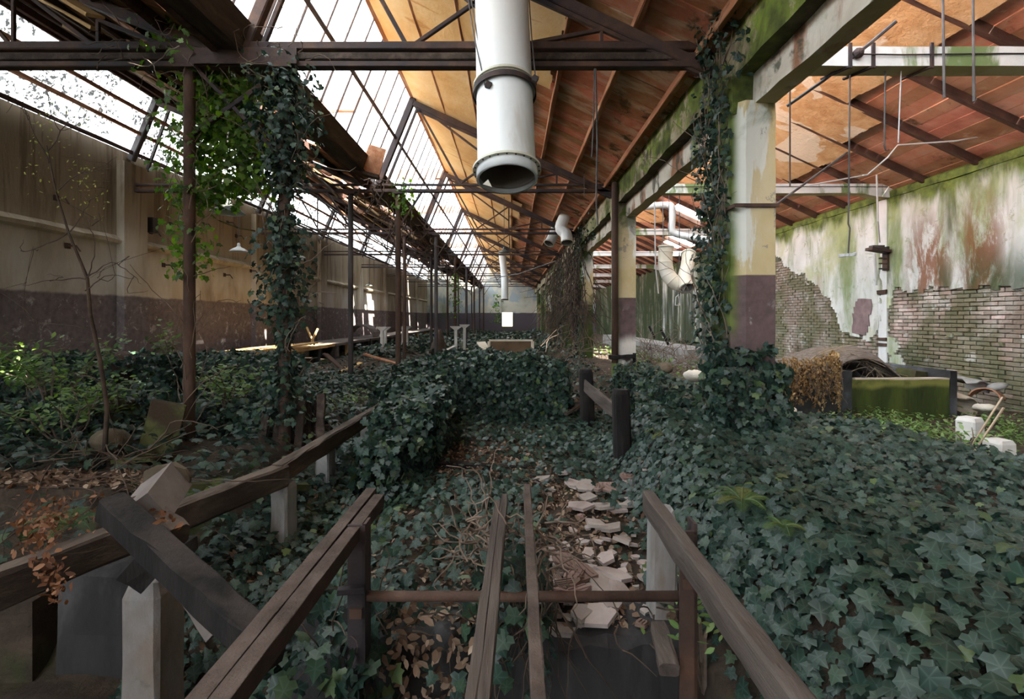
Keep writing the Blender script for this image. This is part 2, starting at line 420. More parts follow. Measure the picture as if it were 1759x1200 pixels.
M['litter'] = leaf_mat('dead_leaf', [(0, (.055, .036, .026)), (.4, (.14, .09, .062)), (.75, (.23, .165, .12)), (1, (.36, .28, .215))], .1, .8, (.1, .06, .04), .2, spec=.15)
M['dead'] = leaf_mat('dead_vine_leaf', [(0, (.11, .065, .03)), (.5, (.25, .155, .075)), (1, (.42, .30, .16))], .2, .8, vamt=0, spec=.15)
M['copper'] = leaf_mat('copper_dead_leaf', [(0, (.07, .03, .018)), (.5, (.16, .07, .035)), (1, (.28, .15, .09))], .2, .7, vamt=0, spec=.2)


# ------------------------------------------------------------------ mesh helpers
class MB:
    """collects vertices and faces of one mesh"""

    def __init__(s):
        s.v, s.f = [], []

    def box(s, c, d, rot=None, taper=1.0):
        c = Vector(c)
        R = Euler(rot).to_matrix() if rot else Matrix.Identity(3)
        b = len(s.v)
        for z in (-1, 1):
            t = taper if z > 0 else 1
            for x, y in ((-1, -1), (1, -1), (1, 1), (-1, 1)):
                s.v.append(c + R @ Vector((x * d[0] / 2 * t, y * d[1] / 2 * t, z * d[2] / 2)))
        s.f += [(b + 3, b + 2, b + 1, b), (b + 4, b + 5, b + 6, b + 7)]
        for i in range(4):
            j = (i + 1) % 4
            s.f.append((b + i, b + j, b + 4 + j, b + 4 + i))
        return s

    def mm(s, x0, x1, y0, y1, z0, z1):
        return s.box(((x0 + x1) / 2, (y0 + y1) / 2, (z0 + z1) / 2), (abs(x1 - x0), abs(y1 - y0), abs(z1 - z0)))

    def loft(s, rings, cap=True, closed=True):
        b = len(s.v)
        n = len(rings[0])
        for r in rings:
            s.v += [Vector(p) for p in r]
        for i in range(len(rings) - 1):
            for j in range(n if closed else n - 1):
                k = (j + 1) % n
                s.f.append((b + i * n + j, b + i * n + k, b + (i + 1) * n + k, b + (i + 1) * n + j))
        if cap:
            s.f.append(tuple(b + j for j in reversed(range(n))))
            s.f.append(tuple(b + (len(rings) - 1) * n + j for j in range(n)))
        return s

    def beam(s, p0, p1, w, h, seg=1, jit=0.0, bev=.12, up=(0, 0, 1), taper=1.0, twist=0.0, sag=0.0):
        """a timber or steel bar with chamfered edges from p0 to p1; w across, h along up"""
        p0, p1 = Vector(p0), Vector(p1)
        d = (p1 - p0).normalized()
        u = Vector(up)
        if abs(d.dot(u.normalized())) > .98:
            u = Vector((0, 1, 0))
        x = d.cross(u).normalized()
        z = x.cross(d).normalized()
        e = min(w, h) * bev
        prof = [(-w / 2 + e, -h / 2), (w / 2 - e, -h / 2), (w / 2, -h / 2 + e), (w / 2, h / 2 - e),
                (w / 2 - e, h / 2), (-w / 2 + e, h / 2), (-w / 2, h / 2 - e), (-w / 2, -h / 2 + e)]
        if bev == 0:
            prof = [(-w / 2, -h / 2), (w / 2, -h / 2), (w / 2, h / 2), (-w / 2, h / 2)]
        rings = []
        for i in range(seg + 1):
            t = i / seg
            c = p0.lerp(p1, t) - z * (sag * 4 * t * (1 - t))
            k = 1 + (taper - 1) * t
            a = twist * t
            r = []
            for (q, w2) in prof:
                q2 = q * math.cos(a) - w2 * math.sin(a)
                w3 = q * math.sin(a) + w2 * math.cos(a)
                r.append(c + x * (q2 * k + random.uniform(-jit, jit)) + z * (w3 * k + random.uniform(-jit, jit)))
            rings.append(r)
        return s.loft(rings)

    def tube(s, pts, r, n=6, cap=True, radii=None):
        pts = [Vector(p) for p in pts]
        rings = []
        prev = None
        for i, p in enumerate(pts):
            a = pts[max(0, i - 1)]
            b = pts[min(len(pts) - 1, i + 1)]
            d = (b - a).normalized() if (b - a).length > 1e-9 else Vector((0, 0, 1))
            if prev is None:
                ref = Vector((0, 0, 1)) if abs(d.z) < .9 else Vector((1, 0, 0))
                x = d.cross(ref).normalized()
            else:
                x = (prev - d * prev.dot(d))
                x = x.normalized() if x.length > 1e-6 else d.orthogonal().normalized()
            prev = x
            y = d.cross(x)
            rr = radii[i] if radii else r
            rings.append([p + (x * math.cos(2 * math.pi * k / n) + y * math.sin(2 * math.pi * k / n)) * rr for k in range(n)])
        return s.loft(rings, cap)

    def lathe(s, prof, n=24, origin=(0, 0, 0), axis=(0, 0, 1), cap=False):
        o = Vector(origin)
        ax = Vector(axis).normalized()
        x = ax.orthogonal().normalized()
        y = ax.cross(x)
        rings = [[o + ax * z + (x * math.cos(2 * math.pi * k / n) + y * math.sin(2 * math.pi * k / n)) * r for k in range(n)] for r, z in prof]
        return s.loft(rings, cap)

    def slab(s, poly, thick, origin, R, nseg=None):
        """a flat polygon given real thickness"""
        b = len(s.v)
        n = len(poly)
        for z in (0, thick):
            for x, y in poly:
                s.v.append(Vector(origin) + R @ Vector((x, y, z)))
        s.f.append(tuple(b + i for i in reversed(range(n))))
        s.f.append(tuple(b + n + i for i in range(n)))
        for i in range(n):
            j = (i + 1) % n
            s.f.append((b + i, b + j, b + n + j, b + n + i))
        return s

    def mesh(s, name):
        me = bpy.data.meshes.new(name)
        me.from_pydata([tuple(v) for v in s.v], [], s.f)
        me.update()
        return me

    def build(s, name, m, parent=None, smooth=False, origin=None):
        if origin is not None:
            o = Vector(origin)
            s.v = [Vector(v) - o for v in s.v]
        me = s.mesh(name)
        me.materials.append(M[m])
        if smooth:
            me.polygons.foreach_set('use_smooth', [True] * len(me.polygons))
        ob = bpy.data.objects.new(name, me)
        if origin is not None:
            ob.location = origin
        C.objects.link(ob)
        if parent:
            ob.parent = parent
        return ob


def tag(o, label=None, cat=None, group=None, kind=None):
    for k, v in (('label', label), ('category', cat), ('group', group), ('kind', kind)):
        if v:
            o[k] = v
    return o


def empty(name, loc=(0, 0, 0), label=None, cat=None, group=None, kind=None):
    e = bpy.data.objects.new(name, None)
    e.location = loc
    e.empty_display_size = .1
    C.objects.link(e)
    return tag(e, label, cat, group, kind)


def under(root, ob):
    """parent a part that was built in world coordinates to its thing"""
    ob.parent = root
    ob.matrix_parent_inverse = Matrix.Translation(root.location).inverted()
    return ob


def part(root, mb, name, m, smooth=False):
    return under(root, mb.build(name, m, smooth=smooth))


def subpart(parent_part, mb, name, m, smooth=False):
    o = mb.build(name, m, smooth=smooth)
    o.parent = parent_part
    return o


def inst(name, me, loc, rot=(0, 0, 0), scale=(1, 1, 1), parent=None):
    o = bpy.data.objects.new(name, me)
    o.location = loc
    o.rotation_euler = rot
    o.scale = scale
    C.objects.link(o)
    if parent:
        under(parent, o)
    return o


def fbm(x, y, s=1.0, seed=0.0):
    """cheap smooth noise, about -1 to 1"""
    r = 0
    a = 1.0
    for i in range(4):
        k = s * 1.93 ** i
        r = r + a * (np.sin(k * (x * 1.3 + y * .7) + seed + i * 1.7) * np.cos(k * (y * 1.1 - x * .6) + seed * 1.9 + i * 2.9))
        a *= .55
    return r / 1.6


def sstep(x, a, b):
    t = np.clip((np.asarray(x, float) - a) / (b - a), 0, 1)
    return t * t * (3 - 2 * t)


ORD = ['first', 'second', 'third', 'fourth', 'fifth', 'sixth', 'seventh', 'eighth', 'ninth', 'tenth']
T = 5.2                       # distance between trusses
YEND = 46.8
YBACK = -5.2

# ------------------------------------------------------------------ ground
def gz(x, y):
    x = np.asarray(x, float)
    y = np.asarray(y, float)
    z = .05 * fbm(x, y, 1.1) + .025 * fbm(x, y, 3.1, 2.0)
    edge = 3.35 - .55 * np.clip(y - 4.3, 0, 2)
    m = sstep(x, .82, 1.45) * (1 - sstep(x, edge, edge + .55)) * (1 - sstep(y, 5.0, 6.0))
    z = z + m * (.44 + .10 * fbm(x, y, 1.3, 5.0))
    z = z + .20 * sstep(x, 1.3, 2.1) * (1 - sstep(x, 2.7, 3.2)) * sstep(y, 5.0, 6.0)
    z = z + .13 * sstep(-x, 1.9, 2.8) * sstep(y, 3.0, 4.0)
    z = z + .10 * sstep(y, 9.0, 12.0) * np.abs(fbm(x, y, .8, 7.0)) * 1.5
    z = z - .30 * np.exp(-((x + 1.42) / .48) ** 2) * (1 - sstep(y, 4.3, 5.3))
    p = (1 - sstep(y, 2.26, 2.36)) * sstep(x, -1.15, -1.0) * (1 - sstep(x, .72, .84))
    z = z * (1 - p) - .75 * p
    q = (1 - sstep(y, 2.6, 3.0)) * (1 - sstep(x, -1.15, -1.0))
    return z - .40 * q


def make_floor():
    xs = np.concatenate([np.arange(-8.4, -3, .2), np.arange(-3, 4.5, .08), np.arange(4.5, 8.5, .2)])
    ys = np.concatenate([np.arange(YBACK, .6, .5), np.arange(.6, 8, .08), np.arange(8, 20, .25), np.arange(20, 49.5, .8)])
    X, Y = np.meshgrid(xs, ys)
    Z = gz(X, Y)
    v = np.stack([X, Y, Z], -1).reshape(-1, 3)
    nx = len(xs)
    f = []
    for j in range(len(ys) - 1):
        for i in range(nx - 1):
            a = j * nx + i
            f.append((a, a + 1, a + nx + 1, a + nx))
    me = bpy.data.meshes.new('floor')
    me.from_pydata(v.tolist(), [], f)
    me.polygons.foreach_set('use_smooth', [True] * len(f))
    me.materials.append(M['soil'])
    o = bpy.data.objects.new('floor', me)
    C.objects.link(o)
    tag(o, 'earth and leaf litter floor of the abandoned hall', 'floor', kind='structure')


make_floor()


# ------------------------------------------------------------------ walls
XL, XR = -8.15, 8.0
def walls():
    w = MB().mm(XL - .3, XL, YBACK, YEND + .3, -.6, 5.0).build('wall_left', 'wall_left')
    tag(w, 'long stained concrete wall with a dark purple painted band on the left', 'wall', kind='structure')
    for k in range(0, 9):
        y = T * k
        b = MB().mm(XL - .05, XL + .16, y - .32, y + .32, -.5, 4.75)
        under(w, b.build('pilaster', 'wall_left'))
    for k in range(0, 9):
        y0, y1 = T * k + .32, T * (k + 1) - .32
        b = MB()
        rings = []
        n = 10
        for i in range(n + 1):
            y = y0 + (y1 - y0) * i / n
            j = random.uniform(-.015, .015)
            rings.append([(XL - .02, y, 3.0), (XL + .10 + j, y, 3.04), (XL + .13 + j, y, 3.10 + j), (XL - .02, y, 3.22)])
        b.loft(rings)
        under(w, b.build('ledge', 'wall_left'))
    # wall of the far end with a bright doorway
    e = MB()
    e.mm(XL, -.95, YEND, YEND + .3, -.5, 6.6)
    e.mm(.05, XR, YEND, YEND + .3, -.5, 6.6)
    e.mm(-.95, .05, YEND, YEND + .3, 2.05, 6.6)
    e.mm(-.95, .05, YEND, YEND + .3, -.5, .7)
    tag(e.build('wall_end', 'wall_end'), 'pale peeling wall closing the far end of the hall', 'wall', kind='structure')
    ow = MB().mm(-6, 6, YEND + 5, YEND + 5.2, -.5, 5).build('wall_outside', 'outer_wall')
    tag(ow, 'sunlit yellow wall seen through the far doorway', 'wall', kind='structure')
    bk = MB()
    for (xa, xb, za, zb) in ((XL - .3, -7.4, -.6, 4.4), (-3.4, XR + .3, -.6, 4.4), (-7.4, -3.4, 3.6, 4.4)):  # gateway gap and open gables added out of view to let light in
        bk.mm(xa, xb, YBACK - .3, YBACK, za, zb)
    bk = bk.build('wall_back', 'wall_end')
    gr = MB().mm(-60, 60, -60, 110, -1.5, -1.3).build('ground', 'soil')
    tag(gr, 'bare ground around the building', 'ground', kind='structure')
    tag(bk, 'wall behind the viewer with a wide gateway added to light the left wall', 'wall', kind='structure')


walls()


def wall_right():
    root = MB().mm(XR + .035, XR + .4, YBACK, YEND + .3, -.6, 4.25).build('wall_right', 'mortar')
    tag(root, 'old brick wall with peeling mossy plaster on the right', 'wall', kind='structure')
    # bricks: courses of 75 mm
    LEN, CO = .245, .075
    cand = []
    for c in range(int(3.3 / CO)):
        z = -.1 + CO * c + CO / 2
        for i in range(70):
            y = 4.26 + (i + .5 * (c % 2)) * LEN
            if y > 17:
                continue
            cand.append((y, z))
    edge_y = [6, 8.0, 9.0, 9.9, 10.3, 10.7, 10.9, 11.8, 12.05, 12.9, 14.0, 14.8, 16, 20]
    edge_z = [2.0, 2.0, 2.02, 1.98, 2.06, 1.2, 1.0, 1.15, 1.7, 2.4, 2.9, 3.4, 3.2, .4]

    def edge(y):
        return float(np.interp(y, edge_y, edge_z) + .10 * fbm(y, 0.0, 3.0) + .05 * fbm(y, 2.0, 9.0))
    cand = [(y, z) for y, z in cand if z < edge(y) + .25]
    vis = [c for c in cand if .2 < c[1] < edge(c[0]) + .03 and c[0] > 7.9 and not (10.35 < c[0] < 10.7)]
    vis.sort(key=lambda c: c[0])
    near = set(vis[:300])
    meshes = []
    for k in range(6):
        b = MB().beam((0, -LEN / 2 + .006, 0), (0, LEN / 2 - .006, 0), .07, CO - .013, 2, .004, .12)
        me = b.mesh('brick')
        me.materials.append(M['brick'])
        meshes.append(me)
    rest = MB()
    for y, z in cand:
        px = XR + .047 - random.uniform(.000, .020)
        if (y, z) in near:
            under(root, inst('brick', random.choice(meshes), (px, y, z), (0, 0, random.uniform(-.02, .02)), (1, random.uniform(.93, 1.0), random.uniform(.92, 1.02))))
        else:
            rest.beam((px, y - LEN / 2 + .006, z), (px, y + LEN / 2 - .006, z), .07, CO - .013, 1, .003, 0)
    r = under(root, rest.build('brickwork', 'brick'))
    r['kind'] = 'stuff'
    # plaster coat: a real skin in front of the bricks, its lower edge broken away
    dy = .06

    def coat(y0, y1, zf, name, m, x=XR - .028, dz=.06, ztop=4.12):
        ys = np.arange(y0, y1, dy)
        zs = np.arange(.0, ztop, dz)
        b = MB()
        idx = {}

        def vid(i, j, side):
            key = (i, j, side)
            if key not in idx:
                yy = ys[i] + .02 * math.sin(7 * ys[i] + 13 * zs[j])
                zz = zs[j] + .025 * math.sin(11 * zs[j] + 5 * ys[i])
                off = .012 * fbm(yy, zz, 2.2, 1.0)
                b.v.append(Vector((x + (0 if side else .035) + (float(off) if side else 0), yy, zz)))
                idx[key] = len(b.v) - 1
            return idx[key]
        keep = np.zeros((len(ys), len(zs)), bool)
        for i in range(len(ys) - 1):
            for j in range(len(zs) - 1):
                keep[i, j] = zf(ys[i], zs[j])
        for i in range(len(ys) - 1):
            for j in range(len(zs) - 1):
                if not keep[i, j]:
                    continue
                b.f.append((vid(i, j, 1), vid(i, j + 1, 1), vid(i + 1, j + 1, 1), vid(i + 1, j, 1)))
                for (di, dj, a, c) in ((0, -1, (i, j), (i + 1, j)), (0, 1, (i + 1, j + 1), (i, j + 1)), (-1, 0, (i, j + 1), (i, j)), (1, 0, (i + 1, j), (i + 1, j + 1))):
                    ii, jj = i + di, j + dj
                    if 0 <= ii < len(ys) and 0 <= jj < len(zs) and keep[ii, jj]:
                        continue
                    b.f.append((vid(*a, 1), vid(*c, 1), vid(*c, 0), vid(*a, 0)))
        return under(root, b.build(name, m, smooth=False))
    coat(YBACK, 26, lambda y, z: z > edge(y) or (7.9 < y < 9.9 and 1.0 < z < 1.2 and fbm(y, z, 3., 4.) > .35) or (9.9 < y < 10.4 and fbm(y, z, 2.2, 3.) > .45), 'plaster_coat', 'plaster_right')

    def patch(y, z):
        u, v = (y - 11.12) / .42, (z - 1.5) / .42
        return abs(u + .25 * v) + .35 * abs(v) ** 2 < .72 + .16 * fbm(y, z, 6.0, 2.0) and abs(v) < .98
    coat(10.6, 11.7, patch, 'purple_plaster_patch', 'plaster_purple', x=XR - .045, ztop=2.3)
    for (a, b2, z0, z1, m) in ((10.40, 10.64, -.2, 4.1, 'pilaster_white'),):
        under(root, MB().mm(XR - .03, XR + .1, a, b2, z0, z1).build('pilaster', m))
    for z in (2.06, 1.05, .93):
        under(root, MB().beam((XR - .035, 10.39, z), (XR - .035, 10.65, z), .05, .09 if z > 2 else .06, 2, .006).build('rusted_band', 'rust_red'))
    # mossy cornice along the wall head
    rings = []
    for y in np.arange(YBACK, 26, .3):
        j = .02 * fbm(y, 1.0, 3.0)
        rings.append([(XR + .05, y, 4.0), (XR - .05 + j, y, 4.03 + j), (XR - .06 + j, y, 4.16 + j), (XR + .05, y, 4.22)])
    under(root, MB().loft(rings).build('cornice', 'plaster_right'))


wall_right()


# ------------------------------------------------------------------ roofs
RIDGE = 6.29
def z1(x): return RIDGE - .468 * (x + 2.1)        # centre bay slope
def z2(x): return RIDGE - .42 * (x + 7.55)        # left bay slope
def z0(x): return 6.35 - .468 * (x - 3.5)         # right bay slope


def hole_on_left_roof(P):
    """where the sun ray that reaches P crosses the left bay roof"""
    P = Vector(P)
    t = (z2(P.x) - P.z) / (-SUN.z - .42 * SUN.x)
    q = P - SUN * t
    return q.x, q.y


LEFT_HOLES = []
for P, rx, ry in ((at(636, 528, 28.0), .8, .75), (at(432, 592, 12.6), 1.0, .8), (at(625, 565, 26.5), .5, .4), (at(705, 577, 29.0), .7, 2.2), (at(275, 610, 8.6), .5, .4),
                  (at(560, 588, 15.5), .8, .8)):
    hx, hy = hole_on_left_roof(P)
    LEFT_HOLES.append((hx, hy, rx, ry))


def roof_center():
    root = empty('ceiling_center', (0, 0, 4.3), 'sloping terracotta and plaster roof over the middle bay', 'ceiling', kind='structure')
    cuts = [-2.08, -1.4, -.7, 0.0, .655, 1.315, 2.2]
    W = .26
    rows = []
    for i in range(len(cuts) - 1):
        x0, x1 = cuts[i], cuts[i + 1]
        Lx = x1 - x0
        for j in range(int((YEND - YBACK) / W)):
            rows.append((i, x0, x1, YBACK + j * W))
    vis = [r for r in rows if r[0] >= 3 and r[3] > 3.2]
    vis.sort(key=lambda r: r[3])
    near = set(vis[:300])
    ang = math.atan(.468)
    meshes = {}
    for i in range(len(cuts) - 1):
        Ls = (cuts[i + 1] - cuts[i]) / math.cos(ang)
        meshes[i] = []
        for k in range(3):
            me = MB().beam((-Ls / 2, 0, 0), (Ls / 2, 0, 0), W - .008, .035, 2, .003, .15).mesh('terracotta_tile')
            me.materials.append(M['terracotta_y'])
            meshes[i].append(me)
    rest = MB()
    for r in rows:
        i, x0, x1, y = r
        xm = (x0 + x1) / 2
        zz = z1(xm) + random.uniform(0, .012)
        if r in near:
            under(root, inst('terracotta_tile', random.choice(meshes[i]), (xm, y + W / 2, zz), (0, ang, 0)))
        else:
            rest.beam((x0, y + W / 2, z1(x0)), (x1, y + W / 2, z1(x1)), W - .002, .035, 1, 0, 0)
    o = under(root, rest.build('roof_tiles', 'terracotta_y'))
    o['kind'] = 'stuff'
    under(root, MB().beam((-2.1, (YBACK + YEND) / 2, RIDGE + .06), (2.2, (YBACK + YEND) / 2, z1(2.2) + .06), YEND - YBACK, .03, 1, 0, 0).build('roof_covering', 'terracotta_y'))
    for x in (-1.4, -.7, 0.0, .655, 1.315, 1.98):
        b = MB().beam((x, YBACK, z1(x) - .07), (x, YEND, z1(x) - .07), .065, .10, 60, .006)
        under(root, b.build('purlin', 'purlin'))
    # ochre plaster lining below the tiles near the ridge, with a torn lower edge
    b = MB()
    ys = np.arange(YBACK, YEND, .22)
    for a in range(len(ys) - 1):
        y = ys[a]
        xe = .30 + .16 * math.copysign(1, math.sin(y * 1.21 + .6)) + .10 * float(fbm(y, 0.0, 2.0)) + (.1 if y < 9 else -.2)
        n = 6
        row = []
        for q in range(n):
            x0 = -2.1 + (xe + 2.1) * q / n
            x1 = -2.1 + (xe + 2.1) * (q + 1) / n
            i0 = len(b.v)
            for (xx, yy) in ((x0, y), (x1, y), (x1, ys[a + 1]), (x0, ys[a + 1])):
                b.v.append(Vector((xx, yy, z1(xx) - .115 + .008 * float(fbm(xx, yy, 2.)))))
            b.f.append((i0, i0 + 1, i0 + 2, i0 + 3))
        i0 = len(b.v)
        for (yy, zz) in ((y, -.115), (ys[a + 1], -.115), (ys[a + 1], -.07), (y, -.07)):
            b.v.append(Vector((xe, yy, z1(xe) + zz)))
        b.f.append((i0, i0 + 1, i0 + 2, i0 + 3))
    under(root, b.build('plaster_lining', 'plaster_ochre'))
    rb = MB().beam((-2.12, YBACK, RIDGE - .02), (-2.12, YEND, RIDGE - .02), .10, .20, 40, .006)
    under(root, rb.build('ridge_beam', 'purlin'))


roof_center()


def roof_right():
    root = empty('ceiling_right', (5.5, 0, 4.3), 'sloping terracotta roof with dark rafters over the right aisle', 'ceiling', kind='structure')
    ang = math.atan(.468)
    SP, OFF = 1.105, .63                     # rafter spacing
    W = .235
    x0, x1 = 3.5, 8.15
    n = int((x1 - x0) / math.cos(ang) / W) + 1
    dx = (x1 - x0) / n
    segs = [OFF + SP * k for k in range(-5, 42)]
    rows = [(y, i) for y in segs for i in range(n)]

    def hole(y, x):
        return ((x - 6.15) / .55) ** 2 + ((y - 16.6) / .9) ** 2 < 1 or ((x - 4.0) / .35) ** 2 + ((y - 11.2) / .6) ** 2 < 1 or ((x - 7.0) / .5) ** 2 + ((y - 20) / 1.2) ** 2 < 1
    vis = [r for r in rows if r[0] > 4.9 and not (r[0] < 12 and r[1] < n * .42)]
    vis.sort(key=lambda r: r[0])
    near = set(vis[:300])
    meshes = []
    for k in range(4):
        me = MB().beam((0, -SP / 2 + .004, 0), (0, SP / 2 - .004, 0), W - .006, .035, 2, .003, .15).mesh('terracotta_board')
        me.materials.append(M['terracotta'])
        meshes.append(me)
    rest = MB()
    for r in rows:
        y, i = r
        xm = x0 + (i + .5) * dx
        ym = y + SP / 2
        if hole(ym, xm):
            continue
        zz = z0(xm) + random.uniform(0, .01)
        if r in near:
            under(root, inst('terracotta_board', random.choice(meshes), (xm, ym, zz), (0, ang, 0)))
        else:
            b0 = len(rest.v)
            xa, xb = xm - dx / 2, xm + dx / 2
            for (xx, yy, q) in ((xa, y, 0), (xb, y, 0), (xb, y + SP, 0), (xa, y + SP, 0), (xa, y, .035), (xb, y, .035), (xb, y + SP, .035), (xa, y + SP, .035)):
                rest.v.append(Vector((xx, yy, z0(xx) + q - .017)))
            rest.f += [tuple(b0 + t for t in f) for f in ((3, 2, 1, 0), (4, 5, 6, 7), (0, 1, 5, 4), (1, 2, 6, 5), (2, 3, 7, 6), (3, 0, 4, 7))]
    o = under(root, rest.build('roof_tiles', 'terracotta'))
    o['kind'] = 'stuff'
    for y in segs:
        b = MB().beam((3.45, y, z0(3.45) - .085), (8.02, y, z0(8.02) - .085), .085, .13, 8, .006)
        under(root, b.build('rafter', 'beam_dark'))
    # straw plaster still hanging under the upper part
    b = MB()
    ys = np.arange(2.0, 22.0, .12)

    def xe(y):
        if y < 8.4:
            e = 5.72
        elif y < 9.5:
            e = 6.35
        elif y < 10.6:
            e = 6.62
        elif y < 11.7:
            e = 6.6
        elif y < 14:
            e = 5.9
        else:
            e = 5.1 + .6 * math.sin(y * 1.1)
        return e + .04 * float(fbm(y, 0.0, 4.0))
    for a in range(len(ys) - 1):
        y, yb = ys[a], ys[a + 1]
        e = xe((y + yb) / 2)
        m = 14
        for q in range(m):
            xa = 3.5 + (e - 3.5) * q / m
            xb = 3.5 + (e - 3.5) * (q + 1) / m
            if hole(y, (xa + xb) / 2):
                continue
            i0 = len(b.v)
            for (xx, yy) in ((xa, y), (xb, y), (xb, yb), (xa, yb)):
                b.v.append(Vector((xx, yy, z0(xx) - .155 + .012 * float(fbm(xx, yy, 3.)))))
            b.f.append((i0, i0 + 1, i0 + 2, i0 + 3))
        i0 = len(b.v)
        for (yy, zz) in ((y, -.155), (yb, -.155), (yb, -.02), (y, -.02)):
            b.v.append(Vector((e, yy, z0(e) + zz)))
        b.f.append((i0, i0 + 1, i0 + 2, i0 + 3))
    under(root, b.build('straw_plaster', 'plaster_straw'))
    under(root, MB().beam((3.47, YBACK, 6.33), (3.47, YEND, 6.33), .1, .2, 20, .005).build('ridge_beam', 'purlin'))


roof_right()


def roof_left():
    root = empty('ceiling_left', (-5, 0, 4.3), 'rotten board roof with holes over the left aisle', 'ceiling', kind='structure')
    W = .36
    ang = math.atan(.42)
    segs = ((-7.55, -5.25), (-5.25, -2.98))
    rest = MB()
    n = 0
    for j in range(int((YEND - YBACK) / W)):
        y = YBACK + (j + .5) * W
        for (a, b) in segs:
            xs = [(a, b)]
            cutb = []
            for (hx, hy, rx, ry) in LEFT_HOLES:
                d = (y - hy) / ry
                if abs(d) < 1:
                    w = rx * math.sqrt(1 - d * d) * random.uniform(.75, 1.15)
                    cutb.append((hx - w, hx + w))
            for (c0, c1) in cutb:
                nx = []
                for (p, q) in xs:
                    if c1 <= p or c0 >= q:
                        nx.append((p, q))
                    else:
                        if c0 - p > .12:
                            nx.append((p, c0))
                        if q - c1 > .12:
                            nx.append((c1, q))
                xs = nx
            if y > 17 and random.random() < .025:
                continue
            if y > 3.5 and random.random() < .07 and a > -6:
                xs = [(p, q - random.uniform(.3, 1.0)) for p, q in xs if q - p > 1.2]
            for (p, q) in xs:
                dz = random.uniform(0, .02)
                b0 = ((p, y, z2(p) + dz), (q, y, z2(q) + dz))
                if y > 3.2 and n < 290:
                    n += 1
                    under(root, MB().beam(*b0, W + .02, .03, 3, .008, .15, sag=random.uniform(0, .03)).build('roof_board', 'dark_board'))
                else:
                    rest.beam(*b0, W + .02, .03, 1, 0, 0)
    o = under(root, rest.build('roof_boards', 'dark_board'))
    o['kind'] = 'stuff'
    for x in (-7.2, -6.5, -5.8, -5.1, -4.4, -3.7, -3.1):
        under(root, MB().beam((x, YBACK, z2(x) - .08), (x, YEND, z2(x) - .08), .07, .12, 50, .012).build('purlin', 'beam_dark'))
    under(root, MB().beam((-7.57, YBACK, RIDGE), (-7.57, YEND, RIDGE), .1, .2, 20, .006).build('ridge_beam', 'beam_dark'))
    # loose boards that sag below the roof
    for k in range(26):
        y = 4.5 + k * .62 + random.uniform(-.2, .2)
        xa = random.uniform(-6.6, -4.2)
        xb = xa + random.uniform(.9, 2.0)
        d0, d1 = random.uniform(.05, .15), random.uniform(.15, .65)
        if xb > -3.0:
            xb = -3.0
        under(root, MB().beam((xa, y, z2(xa) - d0), (xb, y + random.uniform(-.7, .7), z2(xb) - d1), random.uniform(.08, .2), .025, 4, .01, twist=random.uniform(-.4, .4)).build('fallen_board', random.choice(['dark_board', 'purlin', 'timber_gold', 'dark_board']))).name = 'fallen_board'


roof_left()


# ------------------------------------------------------------------ roof glazing (faces left)
def pane_mesh(a, b, w, name, m, corr=0.0):
    """a pane between lower point a and upper point b (x, z), w wide along the hall, with real thickness"""
    mb = MB()
    if not corr:
        mb.beam((a[0], 0, a[1]), (b[0], 0, b[1]), w, .005, 1, 0, 0)
    else:
        n = 24
        d = Vector((b[0] - a[0], 0, b[1] - a[1])).normalized()
        nr = Vector((-d.z, 0, d.x))
        for i in range(n + 1):
            y = -w / 2 + w * i / n
            off = nr * corr * math.sin(i * math.pi / 2)
            mb.v.append(Vector((a[0], y, a[1])) + off)
            mb.v.append(Vector((b[0], y, b[1])) + off)
        for i in range(n):
            mb.f.append((2 * i, 2 * i + 1, 2 * i + 3, 2 * i + 2))
    me = mb.mesh(name)
    me.materials.append(M[m])
    return me


